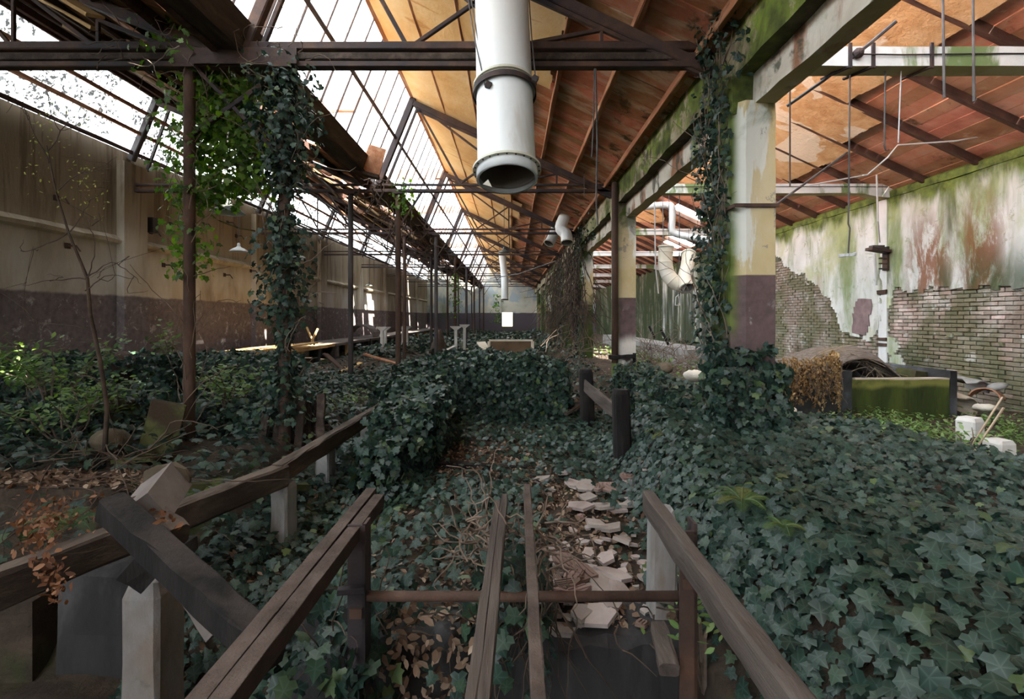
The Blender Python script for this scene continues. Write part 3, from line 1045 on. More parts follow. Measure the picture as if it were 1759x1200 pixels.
def glazing():
    # centre bay: panes between steel glazing bars
    A, B = (-2.86, 4.46), (-2.16, 6.22)
    root = empty('window_1', (-2.5, 0, 5.3), 'sloping skylight of old glass panes over the middle bay', 'skylight', kind='structure')
    SPC = .56
    mid = (A[0] * .5 + B[0] * .5, A[1] * .5 + B[1] * .5)
    lo = pane_mesh(A, mid, SPC - .03, 'pane', 'glass')
    hi = pane_mesh(mid, B, SPC - .03, 'pane', 'glass')
    k = 0
    y = YBACK
    while y < YEND - .1:
        yc = y + SPC / 2
        gone = .45 if 6.5 < y < 12 else .12
        if random.random() > gone:
            under(root, inst('pane', lo, (0, yc, 0)))
        if random.random() > gone * .8:
            under(root, inst('pane', hi, (0, yc, 0)))
        under(root, MB().beam((A[0], y, A[1]), (B[0], y, B[1]), .014, .03, 1, 0, 0, up=(1, 0, 0)).build('glazing_bar', 'rust'))
        y += SPC
    for p in (mid,):
        under(root, MB().beam((p[0] + .04, YBACK, p[1] - .02), (p[0] + .04, YEND, p[1] - .02), .05, .05, 1, 0, .1).build('glazing_rail', 'rust'))
    # one long shard of glass hanging loose
    s = MB().slab([(0, 0), (.09, .02), (.05, -1.1), (.02, -1.15)], .006, at(615, 75, 8.0), Euler((math.radians(80), 0, math.radians(-20))).to_matrix())
    under(root, s.build('glass_shard', 'enamel_white'))
    # left aisle: corrugated translucent sheets on timber rails
    A, B = (-8.12, 4.98), (-7.58, 6.22)
    root = empty('window_2', (-7.9, 0, 5.5), 'corrugated translucent sheets strewn with leaves above the left wall', 'skylight', kind='structure')
    SH = .87
    me = pane_mesh(A, B, SH, 'sheet', 'sheet', .014)
    y = YBACK
    while y < YEND:
        under(root, inst('sheet', me, (0, y + SH / 2, 0), (0, 0, 0)))
        y += SH
    for t in (.04, .36, .68, .97):
        x, z = A[0] + (B[0] - A[0]) * t + .06, A[1] + (B[1] - A[1]) * t - .03
        under(root, MB().beam((x, YBACK, z), (x, YEND, z), .05, .07, 60, .008).build('sheet_rail', 'purlin' if .1 < t < .9 else 'beam_dark'))
    # right aisle glazing, seen edge on behind the girder
    A, B = (2.50, 4.43), (3.42, 6.28)
    root = empty('window_3', (3.1, 0, 5.3), 'sloping skylight of glass panes over the right aisle', 'skylight', kind='structure')
    me = pane_mesh(A, B, 1.0, 'pane', 'glass')
    for j in range(int((YEND - YBACK) / 1.04)):
        y = YBACK + 1.04 * j
        under(root, inst('pane', me, (0, y + .52, 0)))
        under(root, MB().beam((A[0], y, A[1]), (B[0], y, B[1]), .03, .05, 1, 0, 0, up=(1, 0, 0)).build('glazing_bar', 'rust'))


glazing()
# brick fire walls that rise over the roof valley outside, seen through the glazing
for k in range(2, 7):
    b = MB().beam((-6.0, T * k + .4, 6.18), (-2.25, T * k + .4, 6.20), .14, .30, 8, .015)
    tag(b.build('trim_%d' % (k - 1), 'terracotta'), 'red brick coping across the roof valley outside the %s skylight section' % ORD[k - 2], 'coping', kind='structure')


# ------------------------------------------------------------------ trusses
def truss(k):
    y = T * k
    root = empty('roof_truss', (0, y, 4.2), '%s rusty steel roof truss %s' % (
        ORD[k - 1], 'from the viewer, right behind the hanging white duct' if k == 1 else 'from the viewer, spanning the middle and left bays'), 'roof truss', 'steel roof trusses', 'thing')

    def bar(name, a, b, w=.06, h=.08, m='rust', seg=1):
        part(root, MB().beam((a[0], y + (a[2] if len(a) > 2 else 0), a[1]), (b[0], y + (b[2] if len(b) > 2 else 0), b[1]), w, h, seg, .002 if seg > 1 else 0, .12), name, m)
    if k == 1:
        bar('tie_beam', (XL, 4.38), (2.2, 4.38), .09, .085, 'rust', 6)
        bar('tie_plate', (XL, 4.27), (2.2, 4.27), .07, .075, 'timber', 14)
        bar('lower_tie', (XL, 4.18), (2.2, 4.18), .10, .06, 'rust', 6)
        bar('bracket_plate', (-3.55, 4.24, -.08), (-2.25, 4.24, -.08), .03, .17, 'rust')
    else:
        bar('tie_beam', (XL, 4.33), (2.2, 4.33), .05, .05)
        bar('lower_tie', (XL, 4.20), (2.2, 4.20), .10, .07)
    # centre bay
    bar('top_chord', (-2.1, RIDGE - .22), (2.15, z1(2.15) - .2), .10, .12)
    bar('lower_flange', (-2.0, RIDGE - .38), (2.1, z1(2.1) - .27), .05, .05)
    bar('glazing_chord', (-2.84, 4.36), (-2.1, RIDGE - .12), .10, .13)
    bar('glazing_flange', (-2.66, 4.36), (-1.98, RIDGE - .25), .05, .05)
    xs = [-1.1, -.1, .9]
    bar('strut', (-2.0, RIDGE - .3), (-1.1, 4.36), .05, .045)
    bar('strut', (-1.95, RIDGE - .3), (-.1, z1(-.1) - .75), .045, .04)
    bar('strut', (-.1, z1(-.1) - .3), (-.1, 4.36), .04, .04)
    bar('strut', (-1.1, 4.36), (-.1, z1(-.1) - .3), .045, .04)
    bar('strut', (-.1, 4.36), (.95, z1(.95) - .3), .045, .04)
    bar('strut', (.95, z1(.95) - .3), (.95, 4.36), .035, .035)
    # left bay
    bar('top_chord', (-7.55, RIDGE - .22), (-2.9, z2(-2.9) - .1), .10, .11)
    bar('glazing_chord', (XL + .05, 4.85), (-7.55, RIDGE - .15), .12, .13, 'rust_dark')
    bar('glazing_chord', (XL + .05, 4.75, .45), (-7.6, RIDGE - .15, .45), .05, .06, 'rust_dark')
    for (a, b) in ((-7.0, -6.2), (-6.2, -5.3), (-5.3, -4.4), (-4.4, -3.6)):
        bar('strut', (a, z2(a) - .3), (b, 4.36), .04, .04)
        bar('strut', (b, 4.36), (b, z2(b) - .3), .035, .035)
    if k == 1:
        bar('knee_brace', (-3.4, 3.45), (-2.2, 4.3), .05, .05, 'rust')
        bar('knee_brace', (-3.35, 4.15), (-2.35, 3.1), .04, .04, 'rust')
    return root


for k in range(1, 9):
    truss(k)


# ------------------------------------------------------------------ concrete columns, girders, cross beams
def column(k):
    y0 = T * k - .58
    x0, x1, d = 2.11, 2.49, .56
    what = {1: 'nearest concrete column, yellow above and purple below, with ivy up its side', 2: 'second concrete column with a rusty downpipe and white peeling base'}.get(
        k, '%s concrete column from the viewer, dark with moss' % ORD[k - 1])
    root = empty('concrete_column', (2.3, y0 + .28, 0), what, 'column', kind='thing')
    c = .10
    rings = []
    zs = np.linspace(-.3, 3.56, 24)
    for z in zs:
        j = lambda: random.uniform(-.004, .004)
        rings.append([(x0 + c + j(), y0 + j(), z), (x1 + j(), y0 + j(), z), (x1, y0 + d, z), (x0, y0 + d, z), (x0 + j(), y0 + c + j(), z)])
    part(root, MB().loft(rings), 'shaft', 'column')
    if k == 1:
        part(root, MB().beam((x0 - .01, y0 - .02, 2.56), (x1 + .02, y0 - .02, 2.56), .02, .035), 'iron_band', 'rust')
        part(root, MB().beam((x0 - .015, y0 - .02, 2.56), (x0 - .015, y0 + d, 2.56), .02, .035), 'iron_band', 'rust')
    if k == 2:
        part(root, MB().tube([(2.06, y0 - .03, .6), (2.06, y0 - .03, 2.4), (2.06, y0 - .03, 4.2)], .065, 10), 'downpipe', 'rust_red', True)
        part(root, MB().beam((1.93, y0 - .08, .72), (2.45, y0 - .08, .74), .10, .08, 4, .01), 'base_plate', 'timber_black')
        part(root, MB().beam((2.44, y0 - .06, .45), (2.44, y0 - .06, .80), .06, .07, 2, .01), 'base_lug', 'timber_black')
    # haunch that carries the upper girder
    part(root, MB().loft([[(x0 + .01, y0 + .06, 3.45), (x0 + .2, y0 + .06, 3.45), (x0 + .2, y0 + d, 3.45), (x0 + .01, y0 + d, 3.45)],
                          [(x0 - .02, y0 + .04, 3.83), (x0 + .2, y0 + .04, 3.83), (x0 + .2, y0 + d + .1, 3.83), (x0 - .02, y0 + d + .1, 3.83)]]), 'capital', 'girder_moss')


for k in range(1, 9):
    column(k)


def girders():
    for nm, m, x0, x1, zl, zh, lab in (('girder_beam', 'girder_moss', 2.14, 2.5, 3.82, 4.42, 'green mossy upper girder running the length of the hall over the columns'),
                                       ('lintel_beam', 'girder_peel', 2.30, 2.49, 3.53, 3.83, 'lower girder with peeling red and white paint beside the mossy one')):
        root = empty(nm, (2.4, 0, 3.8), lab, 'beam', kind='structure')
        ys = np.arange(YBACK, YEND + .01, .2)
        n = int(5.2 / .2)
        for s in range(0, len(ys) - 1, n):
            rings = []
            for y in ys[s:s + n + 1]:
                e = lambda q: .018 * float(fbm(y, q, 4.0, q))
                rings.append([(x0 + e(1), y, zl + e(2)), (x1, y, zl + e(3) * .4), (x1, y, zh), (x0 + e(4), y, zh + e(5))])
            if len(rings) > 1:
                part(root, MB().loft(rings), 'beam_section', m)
        if nm == 'girder_beam':
            part(root, MB().beam((2.10, YBACK, 4.45), (2.10, YEND, 4.45), .07, .06, 60, .008), 'wall_plate', 'timber')


girders()


def cross_beams():
    for k in range(1, 9):
        y = T * k - .1
        root = empty('cross_beam', (5.3, y + .11, 4.13), '%s whitewashed cross beam of the right aisle%s' % (ORD[k - 1], ', with iron straps around it' if k == 1 else ' from the viewer'), 'beam', 'cross beams of the right aisle', 'thing')
        rings = []
        for x in np.linspace(2.49, 8.02, 18):
            j = lambda: random.uniform(-.004, .004)
            h = .10 * float(sstep(x, 7.3, 7.9))
            rings.append([(x, y + j(), 4.13 - h + j()), (x, y + .22, 4.13 - h + j()), (x, y + .22, 4.33), (x, y + j(), 4.33 + j())])
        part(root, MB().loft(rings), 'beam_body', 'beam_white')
        if k == 1:
            for x in (3.52, 3.76, 4.37):
                s = MB()
                s.beam((x, y - .012, 4.10), (x, y - .012, 4.36), .035, .02, up=(0, 1, 0))
                s.beam((x, y - .02, 4.115), (x - .13 if x < 4 else x - .1, y + .26, 4.115), .035, .02)
                part(root, s, 'iron_strap', 'rust')
            part(root, MB().tube([at(1472, 93, y - .03), at(1550, 94, y - .02), at(1719, 92, y - .01), at(1800, 92, y - .01)], .008, 5), 'cable', 'rust')
            part(root, MB().lathe([(0.0, -.01), (.05, 0), (.055, .03), (.03, .07), (0, .08)], 10, at(1472, 93, y - .01), (0, -1, 0)), 'junction_box', 'rust')
        else:
            part(root, MB().tube([(2.9, y - .015, 4.26), (5.5, y - .015, 4.265), (7.9, y - .015, 4.26)], .007, 5), 'cable', 'rust')


cross_beams()


# ------------------------------------------------------------------ paired iron columns and the roof valley between them
def iron_columns():
    for k in range(1, 9):
        for x, r, side in ((-3.43, .056, 'left'), (-2.42, .058, 'right')):
            y = T * k
            lab = {(1, 'left'): 'near rusty brown iron post with bright ivy around its head',
                   (1, 'right'): 'near iron post wrapped in dark ivy from floor to roof'}.get((k, side), '%s iron post of the %s post row under the roof valley' % (ORD[k - 1], side))
            root = empty('iron_post', (x, y, 0), lab, 'post', 'iron posts under the valley', 'thing')
            m = 'rust_red' if (k == 1 or (k + (side == 'left')) % 2 == 0) else 'rust_dark'
            pts = [(x, y, z) for z in np.linspace(-.2, 4.16, 14)]
            part(root, MB().tube(pts, r, 12), 'shaft', m, True)
            part(root, MB().lathe([(r + .03, 0), (r + .03, .04), (r + .005, .07)], 12, (x, y, float(gz(x, y)) - .02)), 'base', m, True)
            part(root, MB().box((x, y, 4.14), (.22, .2, .03)), 'head_plate', 'rust')
            if k > 1:
                part(root, MB().beam((x, y, 3.4), (x + (.5 if side == 'right' else -.5), y, 4.17), .04, .04), 'knee_brace', 'rust')


iron_columns()


def valley():
    root = empty('valley_gutter', (-2.93, 0, 4.3), 'broken timber gutter in the roof valley between the bays', 'gutter')
    for s in range(0, 9):
        y0, y1 = YBACK + 5.2 * s + 5.2, YBACK + 5.2 * s + 10.4
        if s == 1:
            y1 -= 1.0
        for (xa, za, xb, zb, w) in ((-3.2, 4.66, -3.02, 4.30, .03), (-2.78, 4.58, -2.88, 4.30, .03), (-3.06, 4.29, -2.84, 4.29, .035)):
            b = MB()
            n = 9
            rings = []
            for i in range(n + 1):
                y = y0 + (y1 - y0) * i / n
                j = lambda: random.uniform(-.02, .02)
                rings.append([(xa + j(), y, za + j()), (xb + j(), y, zb + j()), (xb + j() * .3 + .03, y, zb + .03), (xa + .03, y, za + .03)])
            part(root, b.loft(rings), 'gutter_board', 'timber')
    # boxed end of the broken length
    part(root, MB().box(at(641, 276, 9.4), (.36, .06, .55), (0.1, .25, .2)), 'end_board', 'purlin')
    part(root, MB().box(at(632, 300, 9.4), (.42, .3, .06), (0.1, .2, .2)), 'end_board', 'timber')


valley()


# ------------------------------------------------------------------ leaf scattering
IVY = np.array([(0, .42, 0), (0, 0, -.03), (.22, -.14, -.05), (.50, .04, -.10), (.36, .24, -.03), (.47, .50, -.10), (.27, .60, -.02), (0, 1.0, -.14),
                (-.27, .60, -.02), (-.47, .50, -.10), (-.36, .24, -.03), (-.50, .04, -.10), (-.22, -.14, -.05)], float)
IVY[:, 1] -= .4
IVY_F = [(0, i, i + 1) for i in range(1, 12)] + [(0, 12, 1)]
IVY_V = np.array([1, 1, .1, 1, .1, 1, .1, 1, .1, 1, .1, 1, .1], float)
SIMPLE = np.array([(0, -.4, 0), (.42, -.12, -.1), (.22, .2, -.03), (0, .62, -.12), (-.22, .2, -.03), (-.42, -.12, -.1)], float)
SIMPLE_F = [(0, 1, 2), (0, 2, 3), (0, 3, 4), (0, 4, 5)]
SIMPLE_V = np.array([1, .2, .3, 1, .3, .2])
OVAL = np.array([(0, -.5, 0), (.2, -.2, -.03), (.22, .12, -.05), (0, .55, -.12), (-.22, .12, -.05), (-.2, -.2, -.03)], float)
CURL = np.array([(0, -.5, .1), (.25, -.2, .16), (.2, .2, .12), (0, .5, .02), (-.22, .15, .14), (-.24, -.2, .05)], float)
TPL = {'ivy': (IVY, IVY_F, IVY_V), 'simple': (SIMPLE, SIMPLE_F, SIMPLE_V), 'oval': (OVAL, SIMPLE_F, SIMPLE_V), 'curl': (CURL, SIMPLE_F, SIMPLE_V)}


def frames(N, g=.5):
    n = len(N)
    z = N / np.linalg.norm(N, axis=1, keepdims=True)
    t = RS.normal(size=(n, 3))
    t[:, 2] -= g * 2
    y = t - z * np.sum(t * z, 1, keepdims=True)
    y /= np.linalg.norm(y, axis=1, keepdims=True) + 1e-9
    x = np.cross(y, z)
    return x, y, z


def leaf_mesh(name, P, N, S, tpl, m, rnd=None, g=.5):
    V, Fc, vein = TPL[tpl]
    n, k = len(P), len(V)
    x, y, z = frames(N, g)
    co = P[:, None, :] + S[:, None, None] * (V[None, :, 0:1] * x[:, None, :] + V[None, :, 1:2] * y[:, None, :] + V[None, :, 2:3] * z[:, None, :])
    tri = (np.array(Fc)[None] + (np.arange(n) * k)[:, None, None]).reshape(-1)
    me = bpy.data.meshes.new(name)
    me.vertices.add(n * k)
    me.vertices.foreach_set('co', co.astype(np.float32).ravel())
    nt = len(tri) // 3
    me.loops.add(nt * 3)
    me.loops.foreach_set('vertex_index', tri.astype(np.int32))
    me.polygons.add(nt)
    me.polygons.foreach_set('loop_start', (np.arange(nt) * 3).astype(np.int32))
    me.polygons.foreach_set('loop_total', np.full(nt, 3, np.int32))
    if rnd is None:
        rnd = RS.rand(n)
    a = me.attributes.new('rnd', 'FLOAT', 'POINT')
    a.data.foreach_set('value', np.repeat(rnd, k).astype(np.float32))
    b = me.attributes.new('vein', 'FLOAT', 'POINT')
    b.data.foreach_set('value', np.tile(vein, n).astype(np.float32))
    me.update()
    me.validate()
    me.materials.append(M[m])
    return me


def leaves(name, P, N, S, tpl, m, label=None, cat=None, parent=None, rnd=None, g=.5, kind='stuff', group=None):
    me = leaf_mesh(name, P, N, S, tpl, m, rnd, g)
    o = bpy.data.objects.new(name, me)
    C.objects.link(o)
    if parent:
        under(parent, o)
        o['kind'] = 'stuff'
    else:
        tag(o, label, cat, group, kind)
    return o


def on_ground(x0, x1, y0, y1, dens, mask, smin, smax, lift=(.01, .12), tilt=.45, cap=None):
    n = int((x1 - x0) * (y1 - y0) * dens)
    x = RS.uniform(x0, x1, n)
    y = RS.uniform(y0, y1, n)
    keep = mask(x, y) > RS.rand(n)
    x, y = x[keep], y[keep]
    n = len(x)
    e = .06
    gx = (gz(x + e, y) - gz(x - e, y)) / (2 * e)
    gy = (gz(x, y + e) - gz(x, y - e)) / (2 * e)
    N = np.stack([-np.clip(gx, -1.5, 1.5), -np.clip(gy, -1.5, 1.5), np.ones(n)], 1) + RS.normal(size=(n, 3)) * tilt
    N[:, 2] = np.abs(N[:, 2]) + .15
    z = gz(x, y) + RS.uniform(lift[0], lift[1], n)
    return np.stack([x, y, z], 1), N, RS.uniform(smin, smax, n)


def on_boxes(boxes, dens, smin, smax, bulge=.08, tilt=.5, faces='fltrb'):
    """points over the front, left, top, right (and back) of rounded lumps (x0,x1,y0,y1,z0,z1)"""
    Ps, Ns = [], []
    for (x0, x1, y0, y1, za, zb) in boxes:
        dx, dy, dz = x1 - x0, y1 - y0, zb - za
        for f in faces:
            A = {'f': dx * dz, 'k': dx * dz, 'l': dy * dz, 'r': dy * dz, 't': dx * dy, 'b': 0}[f]
            n = int(A * dens)
            if n < 1:
                continue
            u, v = RS.rand(n), RS.rand(n)
            if f in 'fk':
                yy = y0 if f == 'f' else y1
                P = np.stack([x0 + u * dx, np.full(n, yy), za + v * dz], 1)
                N = np.tile((0, -1 if f == 'f' else 1, .35), (n, 1))
            elif f in 'lr':
                P = np.stack([np.full(n, x0 if f == 'l' else x1), y0 + u * dy, za + v * dz], 1)
                N = np.tile((-1 if f == 'l' else 1, 0, .35), (n, 1))
            else:
                P = np.stack([x0 + u * dx, y0 + v * dy, np.full(n, zb)], 1)
                N = np.tile((0, -.25, 1.0), (n, 1))
            Ps.append(P)
            Ns.append(N)
    P, N = np.concatenate(Ps), np.concatenate(Ns).astype(float)
    n = len(P)
    wob = fbm(P[:, 0] + P[:, 2] * .7, P[:, 1] - P[:, 2] * .5, 4.0)
    Nn = N / np.linalg.norm(N, axis=1, keepdims=True)
    P = P + Nn * (wob * bulge + RS.uniform(-.06, .07, n))[:, None]
    return P, N + RS.normal(size=(n, 3)) * tilt, RS.uniform(smin, smax, n)


def around(x, y, z0_, z1_, r0, r1, n, smin, smax, shape=None):
    z = RS.uniform(z0_, z1_, n)
    a = RS.uniform(0, 2 * math.pi, n)
    r = r0 + (r1 - r0) * RS.rand(n) ** 1.6
    if shape is not None:
        r = r * shape(z)
    P = np.stack([x + np.cos(a) * r, y + np.sin(a) * r, z], 1)
    N = np.stack([np.cos(a), np.sin(a), np.full(n, .5)], 1) + RS.normal(size=(n, 3)) * .6
    return P, N, RS.uniform(smin, smax, n)


def cat3(*a):
    return tuple(np.concatenate([q[i] for q in a]) for i in range(3))


# ------------------------------------------------------------------ foreground: benches, rails and the steel frame
def thing_beam(name, label, cat, p0, p1, w, h, m, seg=8, jit=.006, group=None, **kw):
    p0, p1 = Vector(p0), Vector(p1)
    b = MB().beam(p0, p1, w, h, seg, jit, kw.pop('bev', .14), **kw)
    return tag(b.build(name, m, origin=(p0 + p1) / 2), label, cat, group, 'thing')


RZ = .42      # top of the old bench rail
def post(name, label, x, y, top, bot, w, d, m='concrete', group=None, rot=0.0, chip=.0):
    rings = []
    for i, z in enumerate(np.linspace(bot, top, 7)):
        c = .018
        j = lambda: random.uniform(-.004, .004)
        q = [(-w / 2 + c, -d / 2), (w / 2 - c, -d / 2), (w / 2, -d / 2 + c), (w / 2, d / 2 - c), (w / 2 - c, d / 2), (-w / 2 + c, d / 2), (-w / 2, d / 2 - c), (-w / 2, -d / 2 + c)]
        k = .82 if (i == 6) else 1
        rings.append([(a * k * math.cos(rot) - b * k * math.sin(rot) + j(), a * k * math.sin(rot) + b * k * math.cos(rot) + j(), z + (random.uniform(-.03, 0) if i == 6 and chip else 0)) for a, b in q])
        if i == 5:
            for n_, p in enumerate(rings[-1]):
                rings[-1][n_] = (p[0], p[1], z + (top - bot) * .10)
    o = MB().loft(rings).build(name, m)
    o.location = (x, y, 0)
    return tag(o, label, 'post', group)


thing_beam('timber_rail', 'long weathered timber rail on concrete posts, nearer length crossed by the dark timber', 'rail',
           (-2.62, .9, RZ - .09), (-1.71, 3.66, RZ - .09), .105, .165, 'timber', 16, .006)
thing_beam('timber_rail', 'farther length of the weathered timber rail running into the ivy', 'rail',
           (-1.735, 3.6, RZ - .075), (-1.66, 6.9, RZ - .085), .10, .15, 'timber', 16, .006)
post('concrete_post', 'tall pale concrete post under the near rail at the bottom left', -1.77, 2.42, .24, -.9, .17, .22, group='concrete posts under the rail', rot=.05, chip=1)
post('concrete_post', 'pale concrete post under the timber rail joint', -1.735, 3.72, .25, -.4, .125, .19, group='concrete posts under the rail')
post('concrete_post', 'smaller concrete post under the rail, second before the ivy mound', -1.80, 4.72, .25, -.4, .13, .19, group='concrete posts under the rail')
post('concrete_post', 'dim concrete post half hidden by the ivy mound at the rail end', -1.80, 6.1, .25, -.3, .14, .18, group='concrete posts under the rail')
b = MB()
rings = []
for z in np.linspace(-1.0, .12, 8):
    j = lambda: random.uniform(-.015, .015)
    rings.append([(-2.44 + j(), 2.62 + j(), z), (-2.0 + j(), 2.60 + j(), z), (-1.99 + j(), 3.1, z), (-2.44 + j(), 3.1, z)])
rings.append([(-2.40, 2.68, .15), (-2.06, 2.66, .17), (-2.05, 3.0, .15), (-2.38, 3.0, .13)])
tag(b.loft(rings).build('concrete_pier', 'concrete_dark'), 'broad dark concrete pier behind the pale post', 'pier')
tag(MB().box((-2.9, 2.7, -.3), (.7, .3, .6), (0, 0, .1)).build('bench_wall', 'soil'), 'dark low wall at the lower left edge behind the copper leaves', 'low wall')
# leaning dark timber
thing_beam('squared_timber', 'dark squared timber leaning across the rail', 'timber', at(190, 868, 1.95), at(470, 1128, 1.55), .095, .095, 'timber_black', 12, .004, bev=.07)
thing_beam('timber_stub', 'short brown timber stub wedged beside the dark timber', 'timber', at(240, 862, 2.15), at(305, 922, 2.0), .085, .085, 'timber', 5, .008)
thing_beam('timber_block', 'black timber block under the leaning timber', 'timber', at(226, 965, 2.25), at(268, 990, 2.28), .09, .14, 'timber_black', 3, .008)
thing_beam('broken_slab', 'tilted brown slab in the shadow below the leaning timber', 'slab', at(330, 1020, 2.3), at(375, 1085, 2.25), .09, .06, 'concrete_warm', 3, .01)


def broken_prism():
    """a broken concrete post lying with its ridge up and its snapped end away from the viewer"""
    p0, p1 = at(238, 890, 2.0), at(288, 822, 2.35)
    d = (p1 - p0).normalized()
    x = d.cross(Vector((0, 0, 1))).normalized()
    z = x.cross(d)
    w = .10
    root = empty('broken_post', p0, 'grey broken concrete post lying above the leaning timber', 'post')
    rings = []
    for i, t in enumerate(np.linspace(.12, 1, 6)):
        c = p0.lerp(p1, t)
        rings.append([c + x * w * 1.0 - z * .04, c + x * .02 + z * .085, c - x * w * 1.05 - z * .01, c - x * .01 - z * .12])
    part(root, MB().loft(rings), 'shaft', 'concrete_warm')
    rings = []
    for i, (t, k) in enumerate(((.96, 1.02), (1.02, 1.0), (1.06, .62))):
        c = p0.lerp(p1, t)
        rings.append([c + (x * math.cos(a) + z * math.sin(a) * .8) * (w * k + random.uniform(-.015, .015)) for a in np.linspace(0, 2 * math.pi, 11)[:-1]])
    part(root, MB().loft(rings), 'snapped_end', 'rock')


broken_prism()

# the rusty frame in the foreground
FR = .64      # height of its rails
def frame():
    root = empty('steel_frame', (0, 2.0, -.7), 'rusty steel frame of two angle posts and a pipe in the foreground', 'frame')
    for x, nm in ((-.635, 'left'), (.72, 'right')):
        y = 2.0
        s = MB()
        s.mm(x - .036, x + .036, y - .006, y + .006, -.75, .655 if x < 0 else .63)
        s.mm(x + (.024 if x < 0 else .024), x + .036, y - .006, y + .075, -.75, .655 if x < 0 else .66)
        part(root, s, 'angle_post', 'rust')
        part(root, MB().box((x, y - .012, .30 if x < 0 else .42), (.05, .012, .04)), 'bolt_plate', 'rust_red')
    part(root, MB().tube([(-.64, 2.02, .352), (0, 2.02, .350), (.72, 2.02, .352)], .0205, 12), 'cross_pipe', 'rust_red', True)
    part(root, MB().beam((-.70, 1.96, .405), (-.6, 1.985, .40), .03, .025), 'spike', 'rust')
    return root


frame()
for dx, dxe, y1, nm in ((-.660, -.642, 2.36, 'inner'), (-.7085, -.704, 2.45, 'outer')):
    tag(MB().beam((dx, .62, FR - .02), (dxe, y1, FR - .02), .050, .06, 24, .001, .03).build('channel_rail', 'channel'),
        'rust-crusted steel rail rising from the bottom edge on the left, %s of the two' % nm, 'rail', 'left foreground rails', 'thing')
thing_beam('timber_rail', 'heavy rust-brown timber rail running off the bottom right', 'rail', (.665, .75, FR - .06), (.675, 2.42, FR - .05), .055, .11, 'timber_grey', 14, .005)
post('concrete_post', 'mossy grey concrete post under the right foreground rail', .755, 2.47, .55, -.4, .13, .12, group='concrete posts under the rail', chip=1)
tag(MB().beam((-.105, .62, FR - .03), (-.066, 2.32, FR - .03), .029, .06, 14, .002, .1).build('grey_plank', 'timber_grey'), 'grey weathered plank at the bottom centre, left half', 'plank', 'bottom centre planks')
tag(MB().beam((-.075, .62, FR - .03), (-.036, 2.40, FR - .03), .029, .058, 14, .002, .1).build('grey_plank', 'timber_grey'), 'grey weathered plank at the bottom centre, right half', 'plank', 'bottom centre planks')
tag(MB().beam((.055, .62, FR - .03), (.078, 2.55, FR - .03), .036, .05, 18, .002, .1).build('channel_rail', 'channel'), 'narrow rusty rail at the bottom centre beside the grey planks', 'rail')
# slab edge of the pit
b = MB()
rings = []
for x in np.linspace(-1.05, .86, 24):
    j = lambda: random.uniform(-.012, .012)
    rings.append([(x, 2.27 + j(), -.78), (x, 2.27 + j(), -.03 + j()), (x, 2.31 + j(), .005 + j()), (x, 2.62, .01), (x, 2.62, -.78)])
tag(b.loft(rings).build('pit_kerb', 'concrete_dark'), 'dark concrete kerb of the pit below the rubble', 'kerb', kind='thing')
thing_beam('timber_stub', 'mossy timber stub in the pit at the foot of the right steel post', 'timber', at(1150, 1150, 1.95), at(1130, 1075, 2.15), .07, .06, 'timber_grey', 4, .006)
# stones in the pit
def rock(name, label, c, r, m, sq=(1, 1, .7), group=None, cat='stone'):
    b = MB()
    n1, n2 = 7, 10
    ph = random.uniform(0, 9)
    rings = []
    for i in range(1, n1):
        th = math.pi * i / n1
        rings.append([(math.sin(th) * math.cos(a) * r * sq[0] * (1 + .18 * math.sin(3 * a + ph + 2 * th)), math.sin(th) * math.sin(a) * r * sq[1] * (1 + .15 * math.cos(2 * a + ph)),
                       -math.cos(th) * r * sq[2] * (1 + .1 * math.sin(4 * a + ph))) for a in np.linspace(0, 2 * math.pi, n2 + 1)[:-1]])
    o = b.loft(rings).build(name, m, smooth=True)
    o.location = c
    o.rotation_euler = (random.uniform(-.3, .3), random.uniform(-.3, .3), random.uniform(0, 6))
    return tag(o, label, cat, group)


rock('stone', 'grey speckled stone in the pit beside the left steel post', at(765, 1090, 2.2), .07, 'concrete_dark', (1.1, .8, .8))

